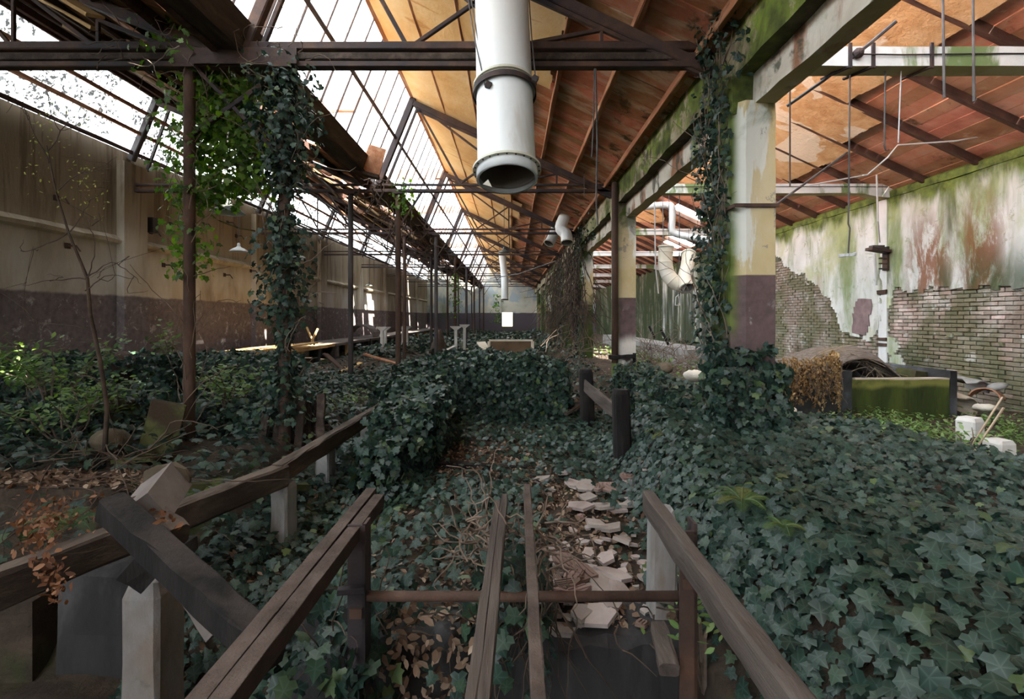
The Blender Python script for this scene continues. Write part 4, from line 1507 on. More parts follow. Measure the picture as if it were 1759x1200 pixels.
# ------------------------------------------------------------------ broken roof tiles along the path
def shards():
    made = []
    def shard(c, r, m, flat=True, label='broken pale tile fragment on the littered path', group='broken tiles on the path', th=.022):
        n = random.choice((4, 5, 5, 6))
        a0 = random.uniform(0, 6)
        poly = []
        el = random.uniform(.65, 1.0)
        for i in range(n):
            a = a0 + 2 * math.pi * (i + random.uniform(-.25, .25)) / n
            rr = r * random.uniform(.7, 1.15)
            poly.append((math.cos(a) * rr, math.sin(a) * rr * el))
        R = Euler((random.uniform(-.25, .25), random.uniform(-.25, .25), random.uniform(0, 6))).to_matrix()
        b = MB().slab(poly, th, (0, 0, 0), R)
        if m == 'tile_red':
            for q in (-.3, .0, .3):
                d = R @ Vector((0, 0, th))
                b.beam(R @ Vector((-r * .55, q * r, th)), R @ Vector((r * .5, q * r, th)), .008, .012, 1, 0, 0)
        o = b.build('tile_fragment', m)
        o.location = c
        return tag(o, label, 'tile fragment', group)
    path = [(930, 828), (985, 835), (1010, 862), (1060, 880), (1020, 905), (1050, 912), (1085, 850), (1005, 840), (965, 815), (1040, 960), (1010, 975), (1055, 985),
            (1035, 1000), (1015, 1015), (1060, 1010), (1045, 1040), (1030, 1065), (1050, 1050), (1000, 1060), (965, 1075), (1070, 930), (1030, 880), (995, 880), (1090, 880)]
    for i, (px, py) in enumerate(path):
        Y = H * F / (py - CY) * .985
        p = at(px, py, Y)
        p.z = float(gz(p.x, p.y)) + (.04 if Y > 2.62 else .05)
        shard(p, random.uniform(.07, .12), 'tile_pale')
    for (px, py) in ((975, 975), (985, 1000), (970, 1020), (960, 1040), (1050, 850), (1080, 845), (1000, 990), (990, 1030), (1030, 848)):
        Y = H * F / (py - CY) * .985
        p = at(px, py, Y)
        p.z = float(gz(p.x, p.y)) + .07
        shard(p, random.uniform(.08, .13), 'tile_red', label='reddish ribbed tile fragment on the littered path', group='ribbed tile fragments')
    for i in range(80):
        px, py = random.uniform(940, 1110), random.uniform(825, 1085)
        Y = H * F / (py - CY) * .985
        p = at(px, py, Y)
        p.z = float(gz(p.x, p.y)) + .03
        shard(p, random.uniform(.025, .05), random.choice(['tile_pale', 'tile_red', 'tile_pale']), label='small tile chip among the rubble of the path', group='tile chips on the path', th=.015)


shards()

# ------------------------------------------------------------------ middle ground
def dark_post(label, px, ptop, pbot, Y, w):
    p = at(px, pbot, Y)
    q = at(px - 4, ptop, Y)
    b = MB()
    rings = []
    n = 10
    for i, t in enumerate((-.25, 0, .4, .8, .95, 1.0)):
        c = p.lerp(q, t)
        k = w / 2 * (1.0 if t < .9 else (.97 if t < 1 else .8))
        rings.append([c + Vector((math.copysign(abs(math.cos(a)) ** .6, math.cos(a)) * k, math.copysign(abs(math.sin(a)) ** .6, math.sin(a)) * k, random.uniform(-.006, .006))) for a in np.linspace(.3, .3 + 2 * math.pi, n + 1)[:-1]])
    o = b.loft(rings).build('wooden_post', 'timber_black')
    tag(o, label, 'post', 'black wooden posts')


dark_post('nearer black post rising from the ivy beside the path', 1070, 668, 815, 4.7, .165)
dark_post('farther black post with a board leaning from it', 1010, 634, 735, 6.7, .19)
dark_post('black post at the right end of the ivy hedge', 967, 632, 700, 7.6, .14)
thing_beam('leaning_board', 'pale weathered board leaning between the two black posts', 'board', at(1005, 662, 6.3), at(1062, 712, 5.0), .03, .15, 'timber_grey', 5, .006)
thing_beam('dark_log', 'low dark log across the leaf litter before the hedge', 'log', at(745, 800, 4.95), at(905, 808, 4.85), .10, .09, 'timber_black', 8, .012)
tag(MB().mm(-1.5, .75, 7.1, 8.5, -.1, .72).build('trough', 'concrete_dark'), 'low trough hidden under the central ivy hedge', 'trough')
# crate on the trough
def crate():
    c = at(876, 606, 8.6)
    root = empty('open_crate', c, 'brown open-topped crate with a pale rim standing behind the ivy hedge', 'crate')
    x0, x1 = at(843, 606, 8.6).x, at(912, 606, 8.6).x
    z0_, z1_ = c.z - .1, at(876, 583, 8.6).z
    y = 8.6
    part(root, MB().mm(x0, x1, y, y + .03, z0_, z1_ - .02), 'front_panel', 'crate')
    part(root, MB().mm(x0, x1, y + .47, y + .5, z0_, z1_ - .02), 'back_panel', 'crate')
    for x in (x0, x1):
        part(root, MB().mm(x - .015, x + .015, y + .0, y + .5, z0_, z1_ - .02), 'side_panel', 'crate_rim')
    part(root, MB().mm(x0 - .03, x1 + .03, y - .02, y + .05, z1_ - .03, z1_), 'rim', 'crate_rim')
    part(root, MB().beam((x0 - .03, y - .02, z1_ - .03), (x0 - .03, y - .02, z0_), .05, .05), 'corner_batten', 'crate_rim')
    part(root, MB().beam((x1 + .03, y - .02, z1_ - .03), (x1 + .03, y - .02, z0_), .05, .05), 'corner_batten', 'crate_rim')
    thing_beam('pale_board', 'pale tilted board against the left side of the crate', 'board', at(826, 588, 8.8), at(838, 606, 8.3), .16, .03, 'crate_rim', 2, .004)


crate()
# low wall between the columns
tag(MB().mm(2.13, 2.46, 5.2, 9.6, -.1, .40).build('low_wall', 'girder_peel'), 'low wall under the ivy between the first two columns', 'low wall', kind='thing')
rock('rubble_stone', 'pale stone on the low wall between the columns, coloured as if sunlit', at(1192, 645, 8.6), .18, 'bright_stone', (1.2, .8, .6))  # pale colour stands in for a sun patch on this spot
rock('rubble_stone', 'tan rubble stone left of the bright one on the low wall', at(1140, 632, 9.6), .2, 'rock', (1.2, .8, .5))
rock('boulder', 'round tan boulder at the foot of the thin sapling', at(192, 758, 4.7), .17, 'rock', (1.3, .9, .75))

# ------------------------------------------------------------------ left side: slabs, old planks, bench
def slab_obj(name, label, cat, c, size, rot, m):
    o = MB().beam((0, 0, -size[2] / 2), (0, 0, size[2] / 2), size[0], size[1], 4, .008, .12, up=(0, 1, 0)).build(name, m)
    o.location = c
    o.rotation_euler = rot
    return tag(o, label, cat)


slab_obj('mossy_slab', 'tilted green mossy slab standing at the rusty iron post', 'slab', at(278, 738, 4.9), (.30, .05, .58), (.15, .28, .35), 'moss_wood')
slab_obj('mossy_board', 'mossy board lying flat under leaf litter before the tilted slab', 'board', at(252, 788, 4.6), (.32, .04, .5), (1.35, 0, .15), 'moss_wood')
slab_obj('low_bench', 'dark overgrown bench edge at the left below the shrubs', 'bench', at(60, 868, 3.55), (1.5, .3, .35), (0, 0, -.05), 'soil')
slab_obj('mossy_beam', 'thin mossy beam lying beside the timber rail', 'beam', at(395, 835, 3.9), (.07, .05, 1.3), (math.pi / 2 - .25, 0, -.75), 'moss_wood')
for i in range(9):
    px = 452 + i * 12
    Y = 5.35 + .18 * math.sin(i * 2.1)
    base = at(px - 6 + i, 770 + 4 * math.sin(i * 1.7), Y)
    top = at(px + 10 - i * .8, 682 + 7 * math.sin(i * 2.9), Y + .15)
    thing_beam('upright_plank', 'old dark plank %s in the upright bundle at the ivy-wrapped post' % (['leftmost', 'second from left', 'third from left', 'fourth from left', 'in the middle', 'sixth from left', 'seventh from left', 'second from right', 'rightmost'][i]),
               'plank', base - Vector((0, 0, .1)), top, .085, .035, 'timber', 5, .006, group='upright planks at the post', up=(0, 1, 0))
rock('rotten_stump', 'reddish rotten stump among the ivy below the left wall', at(205, 640, 7.4), .30, 'rust_red', (.8, .8, 1.1), cat='stump')
rock('stump_stone', 'grey mossy stone block in the shrubs at the left', at(212, 705, 5.6), .2, 'moss_wood', (.8, .8, .9))


def bench():
    for s in range(7):
        y0, y1 = 12.2 + s * 3.9, 12.2 + s * 3.9 + 3.8
        root = empty('work_bench', (-6.4, y0, 0), '%s section of the long concrete bench along the left wall' % ORD[s], 'bench', 'bench along the left wall')
        part(root, MB().beam((-6.4, y0, .62), (-6.4, y1, .62), 1.25, .09, 6, .01, .1), 'bench_top', 'concrete_warm' if s else 'timber_gold')
        for y in np.arange(y0 + .3, y1, 1.15):
            part(root, MB().beam((-5.9, y, -.1), (-5.9, y, .58), .16, .16, 2, .008), 'bench_leg', random.choice(['concrete', 'concrete_warm', 'timber_gold', 'concrete_dark']))
            part(root, MB().beam((-6.9, y, -.1), (-6.9, y, .58), .16, .16, 2, .008), 'bench_leg', 'concrete')
        part(root, MB().mm(-7.0, -6.94, y0, y1, -.1, .58), 'back_panel', 'concrete_dark')
    tag(MB().mm(-6.9, -5.6, 10.6, 11.6, -.1, .62).build('rubble_block', 'concrete_dark'), 'dark block at the near end of the long bench', 'block')
    for i in range(4):
        x = -6.9 + i * .3
        thing_beam('yellow_plank', 'yellow plank on the near end of the bench, %s from the wall' % ORD[i], 'plank', (x, 11.2 + random.uniform(-.2, .2), .70 + .01 * i), (x + .25, 14.2 + random.uniform(-.3, .3), .72 + .02 * i), .22, .03, 'timber_gold', 4, .006, group='yellow planks on the bench')
    thing_beam('batten', 'pale batten leaning on the bench, tilted left', 'batten', at(540, 592, 14.5), at(527, 562, 14.8), .05, .05, 'timber_gold')
    thing_beam('batten', 'pale batten leaning on the bench, tilted right', 'batten', at(533, 592, 14.4), at(546, 564, 14.6), .05, .05, 'timber_gold')
    # torn sheet standing on the bench
    b = MB()
    rings = []
    for i in range(9):
        a = math.pi * (.05 + .8 * i / 8)
        rings.append([Vector((-6.7 + .75 * math.cos(a), 21.0 + .1 * i, .60 + .62 * math.sin(a))), Vector((-6.7 + .7 * math.cos(a), 21.0 + .1 * i, .58 + .57 * math.sin(a))),
                      Vector((-6.7 + .7 * math.cos(a), 22.0 + .1 * i, .58 + .57 * math.sin(a))), Vector((-6.7 + .75 * math.cos(a), 22.0 + .1 * i, .60 + .62 * math.sin(a)))])
    tag(b.loft(rings).build('curved_sheet', 'concrete_warm'), 'curved grey sheet standing on the bench at the left wall', 'sheet')


bench()


def white_post(label, px, pbot, ptop, Y):
    a, b = at(px, pbot, Y), at(px, ptop, Y)
    root = empty('white_stand', a, label, 'stand', 'white flared stands')
    part(root, MB().beam(a - Vector((0, 0, .1)), b - Vector((0, 0, .12)), .10, .10, 3, .003), 'shaft', 'post_white')
    part(root, MB().loft([[b + Vector((sx * .05, sy * .05, -.14)) for sx, sy in ((-1, -1), (1, -1), (1, 1), (-1, 1))],
                          [b + Vector((sx * .19, sy * .07, -.03)) for sx, sy in ((-1, -1), (1, -1), (1, 1), (-1, 1))],
                          [b + Vector((sx * .20, sy * .08, .0)) for sx, sy in ((-1, -1), (1, -1), (1, 1), (-1, 1))]]), 'capital', 'post_white')


white_post('white flared stand left of the dark iron post, nearer of its pair', 656, 618, 561, 17.3)
white_post('white flared stand left of the dark iron post, farther of its pair', 662, 612, 561, 18.2)
white_post('white flared stand right of the dark iron post, nearer of its pair', 692, 607, 560, 20.2)
white_post('white flared stand right of the dark iron post, farther of its pair', 699, 605, 560, 20.8)
white_post('tall white flared stand left of the crate', 783, 609, 560, 17.6)
white_post('tall white flared stand nearest the crate', 798, 604, 557, 19.0)

# brackets on the left wall
for i, (px, py) in enumerate(((258, 398), (95, 340), (280, 455), (385, 472), (115, 422), (405, 405), (430, 465), (292, 385), (390, 382), (348, 385))):
    Y = -XL * F / (CX - px)
    c = at(px, py, Y)
    c.x = XL + .01
    root = empty('wall_bracket', c, 'small rusty hook on the left wall, %s' % ['right of the pilaster, high', 'highest near the left edge', 'right of the pilaster, below the ledge', 'below the ledge behind the rusty post', 'below the ledge near the left edge',
                 'above the ledge under the white lamp', 'below the ledge, farthest right', 'just right of the dark box', 'under the dark lamp', 'just left of the rusty post'][i], 'bracket', 'hooks on the left wall')
    arm = part(root, MB().beam(c, c + Vector((.16, 0, .0)), .025, .03), 'arm', 'rust')
    subpart(arm, MB().beam(c + Vector((.16, 0, .0)), c + Vector((.22, .02, -.10)), .022, .022), 'hook', 'rust')
    part(root, MB().box(c + Vector((.005, 0, 0)), (.02, .1, .1)), 'plate', 'rust')
c = at(258, 387, -XL * F / (CX - 258))
c.x = XL + .06
tag(MB().box(c, (.12, .16, .34)).build('wall_box', 'rust_dark'), 'dark iron box on the left wall beside the pilaster', 'box')
Yd = 8.1 * F / (CX - 694)
tag(MB().mm(XL - .02, XL + .06, Yd - .5, Yd + .4, .3, 1.98).build('door_1', 'rust_red'), 'reddish door far along the left wall', 'door', kind='structure')


# ------------------------------------------------------------------ right aisle: tanks, matting, rubble
def tank():
    Y0, Y1 = 7.3, 8.45
    x0, x1 = at(1462, 700, Y0).x, at(1642, 700, Y0).x
    zf = at(1500, 652, Y0).z
    root = empty('stone_tank', ((x0 + x1) / 2, 7.8, 0), 'large open tank with a green mossy front against the brick wall', 'tank')
    # front with a straight rim and a slumped right corner
    b = MB()
    xs = np.linspace(x0, x1 - .1, 16)
    rings = []
    for x in xs:
        j = random.uniform(-.006, .006)
        rings.append([(x, Y0 + j, -.05), (x, Y0 + .10, -.05), (x, Y0 + .10, zf), (x, Y0 + j, zf)])
    part(root, b.loft(rings), 'front_wall', 'tank_green')
    part(root, MB().beam((x0 + .06, Y0 + .05, zf + .01), (x1 - .1, Y0 + .05, zf + .012), .12, .025, 10, .005), 'front_rim', 'crate_rim')
    part(root, MB().mm(x0, x1, Y1, Y1 + .12, -.05, zf + .14), 'back_wall', 'tank_dark')
    part(root, MB().beam((x0, Y1 + .06, zf + .15), (x1, Y1 + .06, zf + .12), .15, .03, 6, .006), 'back_rim', 'concrete')
    part(root, MB().mm(x1 - .1, x1 + .0, Y0 - .02, Y1, -.05, zf + .13), 'end_wall', 'tank_dark')
    part(root, MB().mm(x0 - .2, x0, Y0 - .02, Y1, -.05, zf + .13), 'partition', 'tank_dark')
    part(root, MB().mm(x0, x1, Y0 + .1, Y1, -.05, .30), 'tank_bed', 'tank_dark')
    part(root, MB().box((x1 - .25, Y0 + .5, zf + .02), (.3, .3, .16), (.1, .1, .3)), 'crumbled_corner', 'moss_wood')
    # the second tank, under dead vines
    root = empty('stone_tank', (4.3, 7.8, 0), 'left tank hidden under hanging brown dead vines', 'tank')
    xa = at(1325, 640, Y0).x
    part(root, MB().mm(xa, x0 - .2, Y0 - .1, Y0 + .03, -.05, zf + .16), 'front_wall', 'tank_dark')
    part(root, MB().mm(xa, x0 - .2, Y1, Y1 + .1, -.05, zf + .16), 'back_wall', 'concrete')
    part(root, MB().mm(xa, xa + .1, Y0 - .1, Y1, -.05, zf + .16), 'end_wall', 'concrete')
    part(root, MB().mm(xa, x0 - .2, Y0, Y1, -.05, zf + .02), 'tank_bed', 'tank_dark')
    part(root, MB().beam((xa, Y1 + .05, zf + .18), (x0 + .0, Y1 + .05, zf + .18), .16, .04, 6, .006), 'back_rim', 'concrete')


tank()


def matting():
    """a slumped roll of dry matting lying over the tanks"""
    root = empty('dry_matting', (5.1, 7.9, .6), 'slumped roll of dry grey matting lying over the tanks', 'matting')
    def shell(px0, px1, ptop, pbase, Y, depth, name):
        a, b = at(px0, pbase, Y), at(px1, pbase, Y)
        top = at((px0 + px1) / 2, ptop, Y).z - a.z
        mb = MB()
        n, m = 18, 7
        rings = []
        for i in range(m + 1):
            t = i / m
            yy = Y + depth * (t - .3)
            s = math.sin(math.pi * (.25 + .6 * t))
            r = []
            for q in range(n + 1):
                u = q / n
                x = a.x + (b.x - a.x) * u
                z = a.z + top * s * (math.sin(math.pi * min(1, u * 1.05)) ** .7) + .02 * float(fbm(x * 3, yy * 3, 2.0))
                r.append(Vector((x, yy, z)))
            for q in range(n, -1, -1):
                r.append(r[q] - Vector((0, 0, .035)))
            rings.append(r)
        part(root, mb.loft(rings), name, 'thatch', True)
    shell(1358, 1478, 597, 634, 8.0, 1.0, 'mat_fold')
    shell(1400, 1535, 594, 650, 7.75, .9, 'mat_fold')
    b = MB()
    for i in range(150):
        u = RS.rand()
        Y = 7.5 + RS.rand() * .5
        px = 1362 + u * 150
        p = at(px, 640 - 40 * math.sin(math.pi * u) + RS.uniform(-3, 6), Y)
        d = Vector((RS.normal() * .25 + .1, RS.normal() * .1, RS.normal() * .06 - .05 + .15 * math.cos(math.pi * u)))
        b.tube([p, p + d * .5 + Vector((0, 0, .02)), p + d], .004, 3)
    o = part(root, b, 'loose_straws', 'dry_reed')
    o['kind'] = 'stuff'
    thing_beam('cut_log', 'short log with an orange sawn end on the dead vines', 'log', at(1434, 610, 7.1), at(1427, 622, 7.6), .11, .11, 'timber_gold', 3, .006, bev=.3)


matting()


def curved_shards():
    for i, (px, py, Y, r, rz, tilt, m, lab) in enumerate(((1662, 686, 7.4, .21, .3, .5, 'crate_rim', 'large curved pipe shard beside the tank, hollow side to the viewer'),
                                                          (1690, 668, 7.7, .2, -.9, -.3, 'terracotta', 'rusty brown curved pipe shard at the foot of the brick wall'),
                                                          (1686, 652, 7.9, .17, .2, .2, 'concrete', 'grey curved pipe shard highest against the brick wall'))):
        b = MB()
        rings = []
        n = 12
        for j in range(4):
            t = j / 3 * .36
            r_ = []
            for q in range(n + 1):
                a = math.pi * (-.05 + (.85 + .1 * math.sin(j * 2)) * q / n)
                r_.append(Vector((math.cos(a) * r, t, math.sin(a) * r * .95)))
            for q in range(n, -1, -1):
                a = math.pi * (-.05 + (.85 + .1 * math.sin(j * 2)) * q / n)
                r_.append(Vector((math.cos(a) * (r - .02), t, math.sin(a) * (r - .02) * .95)))
            rings.append(r_)
        o = b.loft(rings).build('pipe_shard', m)
        o.location = at(px, py + 18, Y)
        o.rotation_euler = (tilt * .5, tilt, rz)
        tag(o, lab, 'pipe shard', 'curved pipe shards')
    post('marker_post', 'whitewashed concrete stub among the rubble at the right edge', at(1666, 760, 5.9).x, 5.9, at(1666, 716, 5.9).z, -.35, .21, .2, 'post_white', rot=.35)
    post('marker_post', 'white concrete stub cut by the right edge', at(1716, 790, 5.2).x, 5.2, at(1716, 754, 5.2).z, -.35, .2, .2, 'post_white', rot=.1)
    thing_beam('dry_stick', 'dry stick leaning over the rubble, upper of the two', 'stick', at(1650, 795, 5.2), at(1722, 682, 5.3), .016, .016, 'dry_reed', 4, .002, group='sticks at the right edge')
    thing_beam('dry_stick', 'dry stick leaning over the rubble, lower of the two', 'stick', at(1660, 795, 5.1), at(1724, 700, 5.2), .016, .016, 'dry_reed', 4, .002, group='sticks at the right edge')
    labs = ['flat stone at the wall foot right of the tank', 'pale stone below the pipe shards', 'dark stone between the white stubs', 'mossy stone at the wall foot by the right edge', 'small tan stone in front of the mossy tank', 'pale broken stone left of the tanks on the ground']
    for i, (px, py, Y, r, m) in enumerate(((1665, 652, 8.3, .15, 'moss_wood'), (1690, 700, 7.0, .12, 'bright_stone'), (1692, 760, 5.6, .12, 'concrete_dark'), (1712, 664, 7.8, .12, 'concrete'), (1577, 752, 6.0, .1, 'rock'), (1358, 706, 6.6, .1, 'bright_stone'))):
        rock('rubble_stone', labs[i], at(px, py, Y), r, m, (1.3, .9, .5), 'rubble stones')
    # far low trough along the right wall
    tag(MB().mm(5.2, 6.2, 14.5, 28, -.1, .55).build('long_trough', 'concrete'), 'long pale trough seen between the first two columns', 'trough')
    thing_beam('leaning_bar', 'dark bar leaning over the far trough between the columns', 'bar', at(1125, 580, 13.5), at(1115, 560, 13.6), .05, .05, 'timber_black')
    thing_beam('leaning_bar', 'dark bent bar rising from dead brush between the columns', 'bar', at(1148, 592, 12.5), at(1136, 566, 12.6), .06, .06, 'timber_black')


curved_shards()

# fittings on the right wall
c = at(1523, 440, 10.4)
c.x = XR - .03
root = empty('switch_rack', c, 'rusty rack with prongs on the white pilaster of the right wall', 'rack')
part(root, MB().box(c + Vector((-.02, 0, -.05)), (.05, .14, .5)), 'back_plate', 'rust')
part(root, MB().box(c + Vector((-.22, -.05, .12)), (.4, .22, .06), (.0, .15, 0)), 'shelf', 'rust')
part(root, MB().box(c + Vector((-.25, -.05, .18)), (.25, .12, .08)), 'bundle', 'rod')
for z in (-.05, -.16, -.27):
    part(root, MB().beam(c + Vector((0, -.05, z)), c + Vector((-.2, -.05, z)), .03, .03), 'prong', 'rust')
part(root, MB().tube([c + Vector((-.3, -.05, .05)), c + Vector((-.28, -.05, -.35)), c + Vector((-.26, -.05, -.62))], .02, 6), 'conduit', 'pipe_grey')


# ------------------------------------------------------------------ ducts
def main_duct():
    p0 = at(871, 300, 4.38)
    p1 = at(863, 40, 4.75)
    ax = (p1 - p0).normalized()
    R = .262
    root = empty('hanging_duct', p0, 'big white round duct hanging open-ended from the roof in the centre', 'duct')
    Ltot = 2.45
    join = (at(878, 150, 4.55) - p0).length
    part(root, MB().lathe([(R, .02), (R, join - .03)], 40, p0, ax), 'lower_pipe', 'duct', True)
    part(root, MB().lathe([(R, join + .03), (R * 1.0, join + .5), (R * .99, Ltot)], 40, p0, ax), 'upper_pipe', 'duct', True)
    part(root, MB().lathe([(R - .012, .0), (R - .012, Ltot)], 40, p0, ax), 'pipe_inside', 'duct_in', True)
    part(root, MB().lathe([(R - .01, -.05), (R + .012, -.05), (R + .012, .05)], 40, p0, ax), 'mouth_collar', 'duct', True)
    fl = part(root, MB().lathe([(R, .035), (R + .045, .035), (R + .045, .055), (R, .055)], 40, p0, ax), 'mouth_flange', 'flange')
    for k in range(24):
        a = 2 * math.pi * k / 24
        x = ax.orthogonal().normalized()
        y = ax.cross(x)
        c = p0 + ax * .034 + (x * math.cos(a) + y * math.sin(a)) * (R + .028)
        subpart(fl, MB().lathe([(.0, -.006), (.008, -.006), (.008, .002)], 6, c, ax), 'rivet', 'rust')
    part(root, MB().lathe([(R, join - .035), (R + .028, join - .035), (R + .028, join - .012), (R, join - .012)], 40, p0, ax), 'joint_flange', 'flange')
    part(root, MB().lathe([(R, join + .012), (R + .028, join + .012), (R + .028, join + .035), (R, join + .035)], 40, p0, ax), 'joint_flange', 'flange')
    stp = part(root, MB().lathe([(R + .03, join - .075), (R + .034, join - .075), (R + .034, join - .02), (R + .03, join - .02)], 40, p0, ax), 'iron_strap', 'rust')
    for px in (839, 919):
        c = at(px, 146 if px < 880 else 136, 4.32)
        subpart(stp, MB().box(c, (.05, .05, .05), (0, .5, 0)), 'strap_clamp', 'rust')
    for px, px1 in ((839, 800), (833, 795), (921, 905)):
        part(root, MB().tube([at(px, 146, 4.34), at((px + px1) / 2, 60, 4.6), at(px1, -60, 5.0)], .006, 5), 'stay_wire', 'rod')
    tri = at(835, 317, 4.2)
    part(root, MB().slab([(-.03, 0), (.05, -.02), (.02, .05)], .004, tri, Euler((1.3, 0, .3)).to_matrix()), 'torn_lug', 'flange')


main_duct()


def duct_path(name, label, pts, r, m, seams=True, n=20, cap_in='duct_in', flare=None):
    pts = [Vector(p) for p in pts]
    # smooth the path
    sm = []
    for i in range(len(pts) - 1):
        p0_, p1_, p2_, p3_ = pts[max(0, i - 1)], pts[i], pts[i + 1], pts[min(len(pts) - 1, i + 2)]
        for t in np.linspace(0, 1, 6)[:-1]:
            t2, t3 = t * t, t * t * t
            sm.append(.5 * ((2 * p1_) + (-p0_ + p2_) * t + (2 * p0_ - 5 * p1_ + 4 * p2_ - p3_) * t2 + (-p0_ + 3 * p1_ - 3 * p2_ + p3_) * t3))
    sm.append(pts[-1])
    root = empty(name, pts[0], label, 'duct')
    part(root, MB().tube(sm, r, n, cap=False), 'duct_shell', m, True)
    part(root, MB().tube(sm, r * .96, n, cap=False), 'duct_inside', cap_in, True)
    if seams:
        for i in range(2, len(sm) - 1, 3):
            d = (sm[i + 1] - sm[i - 1]).normalized()
            part(root, MB().lathe([(r, -.008), (r + .008, -.004), (r + .008, .004), (r, .008)], n, sm[i], d), 'seam', m, True)
    for i in (0, -1):
        d = (sm[1] - sm[0]).normalized() if i == 0 else (sm[-1] - sm[-2]).normalized()
        part(root, MB().lathe([(r * .95, -.015), (r + .018, -.015), (r + .018, .015), (r * .95, .015)], n, sm[i], d), 'end_collar', 'flange', True)
    return root


Yd = 9.4
duct_path('bent_duct', 'cream bent duct with ring seams hanging in the right aisle', [at(1144, 424, Yd), at(1143, 450, Yd), at(1146, 468, Yd), at(1158, 484, Yd - .05), at(1176, 492, Yd - .1)], .135, 'duct_cream')
duct_path('open_duct', 'cream flared open duct mouth beside the bent duct', [at(1183, 437, Yd + .15), at(1181, 455, Yd), at(1176, 478, Yd - .15), at(1180, 494, Yd - .3)], .125, 'duct_cream', False)
duct_path('pipe_run', 'grey cranked pipe running below the roof of the right aisle', [at(1040, 365, 12.5), at(1060, 362, 12.5), at(1100, 356, 12.4), at(1140, 352, 12.3), at(1153, 354, 12.2), at(1155, 370, 12.2), at(1155, 396, 12.2), at(1170, 404, 12.1), at(1215, 412, 11.6), at(1260, 420, 11.2)], .085, 'pipe_grey', False)
duct_path('bent_duct', 'white forked duct stub high beside the mossy girder, front one', [at(975, 362, 14.5), at(963, 390, 14.5), at(972, 402, 14.4), at(974, 416, 14.3)], .17, 'duct', False)
duct_path('bent_duct', 'white duct stub behind the forked one at the girder', [at(961, 378, 16.5), at(950, 405, 16.4), at(943, 418, 16.3)], .17, 'duct', False)
duct_path('far_duct', 'white vertical duct hanging far down the hall', [at(862, 432, 24), at(866, 470, 24), at(867, 492, 23.8), at(867, 514, 23.7)], .17, 'duct', True)


# ------------------------------------------------------------------ lamps
def lamp(label, px, py, Y, r, m, hang):
    c = at(px, py, Y)
    root = empty('pendant_lamp', c, label, 'lamp', 'enamel pendant lamps')
    sh = part(root, MB().lathe([(r, 0), (r * .98, r * .08), (r * .62, r * .34), (r * .28, r * .5), (r * .2, r * .62)], 28, c), 'shade', m, True)
    subpart(sh, MB().lathe([(r * .985, .0), (r * .96, r * .07), (r * .60, r * .32), (r * .2, r * .5)], 28, c), 'shade_inside', 'enamel_white', True)
    part(root, MB().lathe([(r * .2, r * .6), (r * .17, r * .95), (r * .08, r * 1.0), (.01, r * 1.02)], 14, c), 'neck', m, True)
    top = (z2(c.x) if c.x < -2.95 else z1(c.x)) - .03
    part(root, MB().tube([c + Vector((0, 0, r)), Vector((c.x, c.y, top))], .009, 6), 'drop_rod', 'rod')


lamp('dark enamel pendant lamp behind the ivy-headed post, lit from below', 391, 366, 7.6, .245, 'enamel_dark', 1.0)
lamp('small white pendant lamp below the dark one', 410, 432, 10.8, .19, 'enamel_white', 1.3)
lamp('pendant lamp hanging beside the mid-hall trusses, right of the ridge', 866, 434, 15.4, .19, 'enamel_dark', 1.0)
lamp('small dark pendant lamp against the left wall above the sun patch', 634, 491, 25.0, .2, 'enamel_dark', .5)
lamp('tiny pendant lamp far off before the end wall', 860, 494, 33.0, .25, 'enamel_dark', 1.5)
lamp('tiny pendant lamp next to the far duct foot', 868, 505, 30.0, .2, 'enamel_dark', 1.5)


# ------------------------------------------------------------------ hanging rods and stays
def rod(label, pts, r=.009, name='hanging_rod', m='rod', cat='rod', group='hanging rods'):
    return tag(MB().tube(pts, r, 6).build(name, m), label, cat, group)


rod('short rod hanging right of the nearest column above the second beam', [at(1357, 150, 5.22), at(1357, 128, 5.22), at(1357, 320, 5.22)], .008)
rod('long rod dropping from the strapped beam to a cross bar', [at(1460, 128, 5.2), at(1458, 340, 5.2), at(1457, 384, 5.2), at(1460, 392, 5.2), at(1457, 436, 5.2)], .008)
thing_beam('cross_bar', 'small metal cross bar at the foot of the long rod', 'bar', at(1441, 439, 5.2), at(1470, 436, 5.2), .02, .03, 'pipe_grey')
rod('rod hooked below the strapped beam, middle', [at(1521, 122, 5.2), at(1519, 250, 5.2), at(1522, 259, 5.2), at(1527, 257, 5.2)], .008)
rod('pale rod right of the hooked one', [at(1548, 122, 5.2), at(1543, 245, 5.2)], .006, m='pipe_grey')
rod('dark rod hanging in front of the strapped beam, left of two', [at(1619, -40, 4.6), at(1622, 168, 4.6)], .011)
rod('dark rod hanging in front of the strapped beam, right of two', [at(1671, -40, 4.6), at(1673, 174, 4.6)], .011)
rod('cable sagging across the right aisle to the wall', [at(1390, 318, 8.5), at(1490, 300, 8.5), at(1525, 270, 8.4), at(1542, 249, 8.3), at(1640, 242, 8.0), at(1725, 228, 7.9)], .013, 'aisle_cable', 'pipe_grey', 'cable')
rod('grey conduit standing at the wall from the rack up to the cable', [at(1506, 300, 9.8), at(1508, 380, 9.9), at(1511, 416, 10.2)], .016, 'wall_conduit', 'pipe_grey', 'conduit')
rod('thin pipe slanting up from the near column into the aisle', [at(1300, 378, 4.9), at(1335, 350, 5.4), at(1455, 262, 6.8)], .014, 'slanting_pipe', 'rod', 'pipe')
rod('iron bar slanting from the strap to the girder', [at(1352, 182, 5.6), at(1415, 138, 5.3), at(1490, 78, 5.0), at(1540, 36, 4.8)], .018, 'strap_bar', 'rod', 'bar')
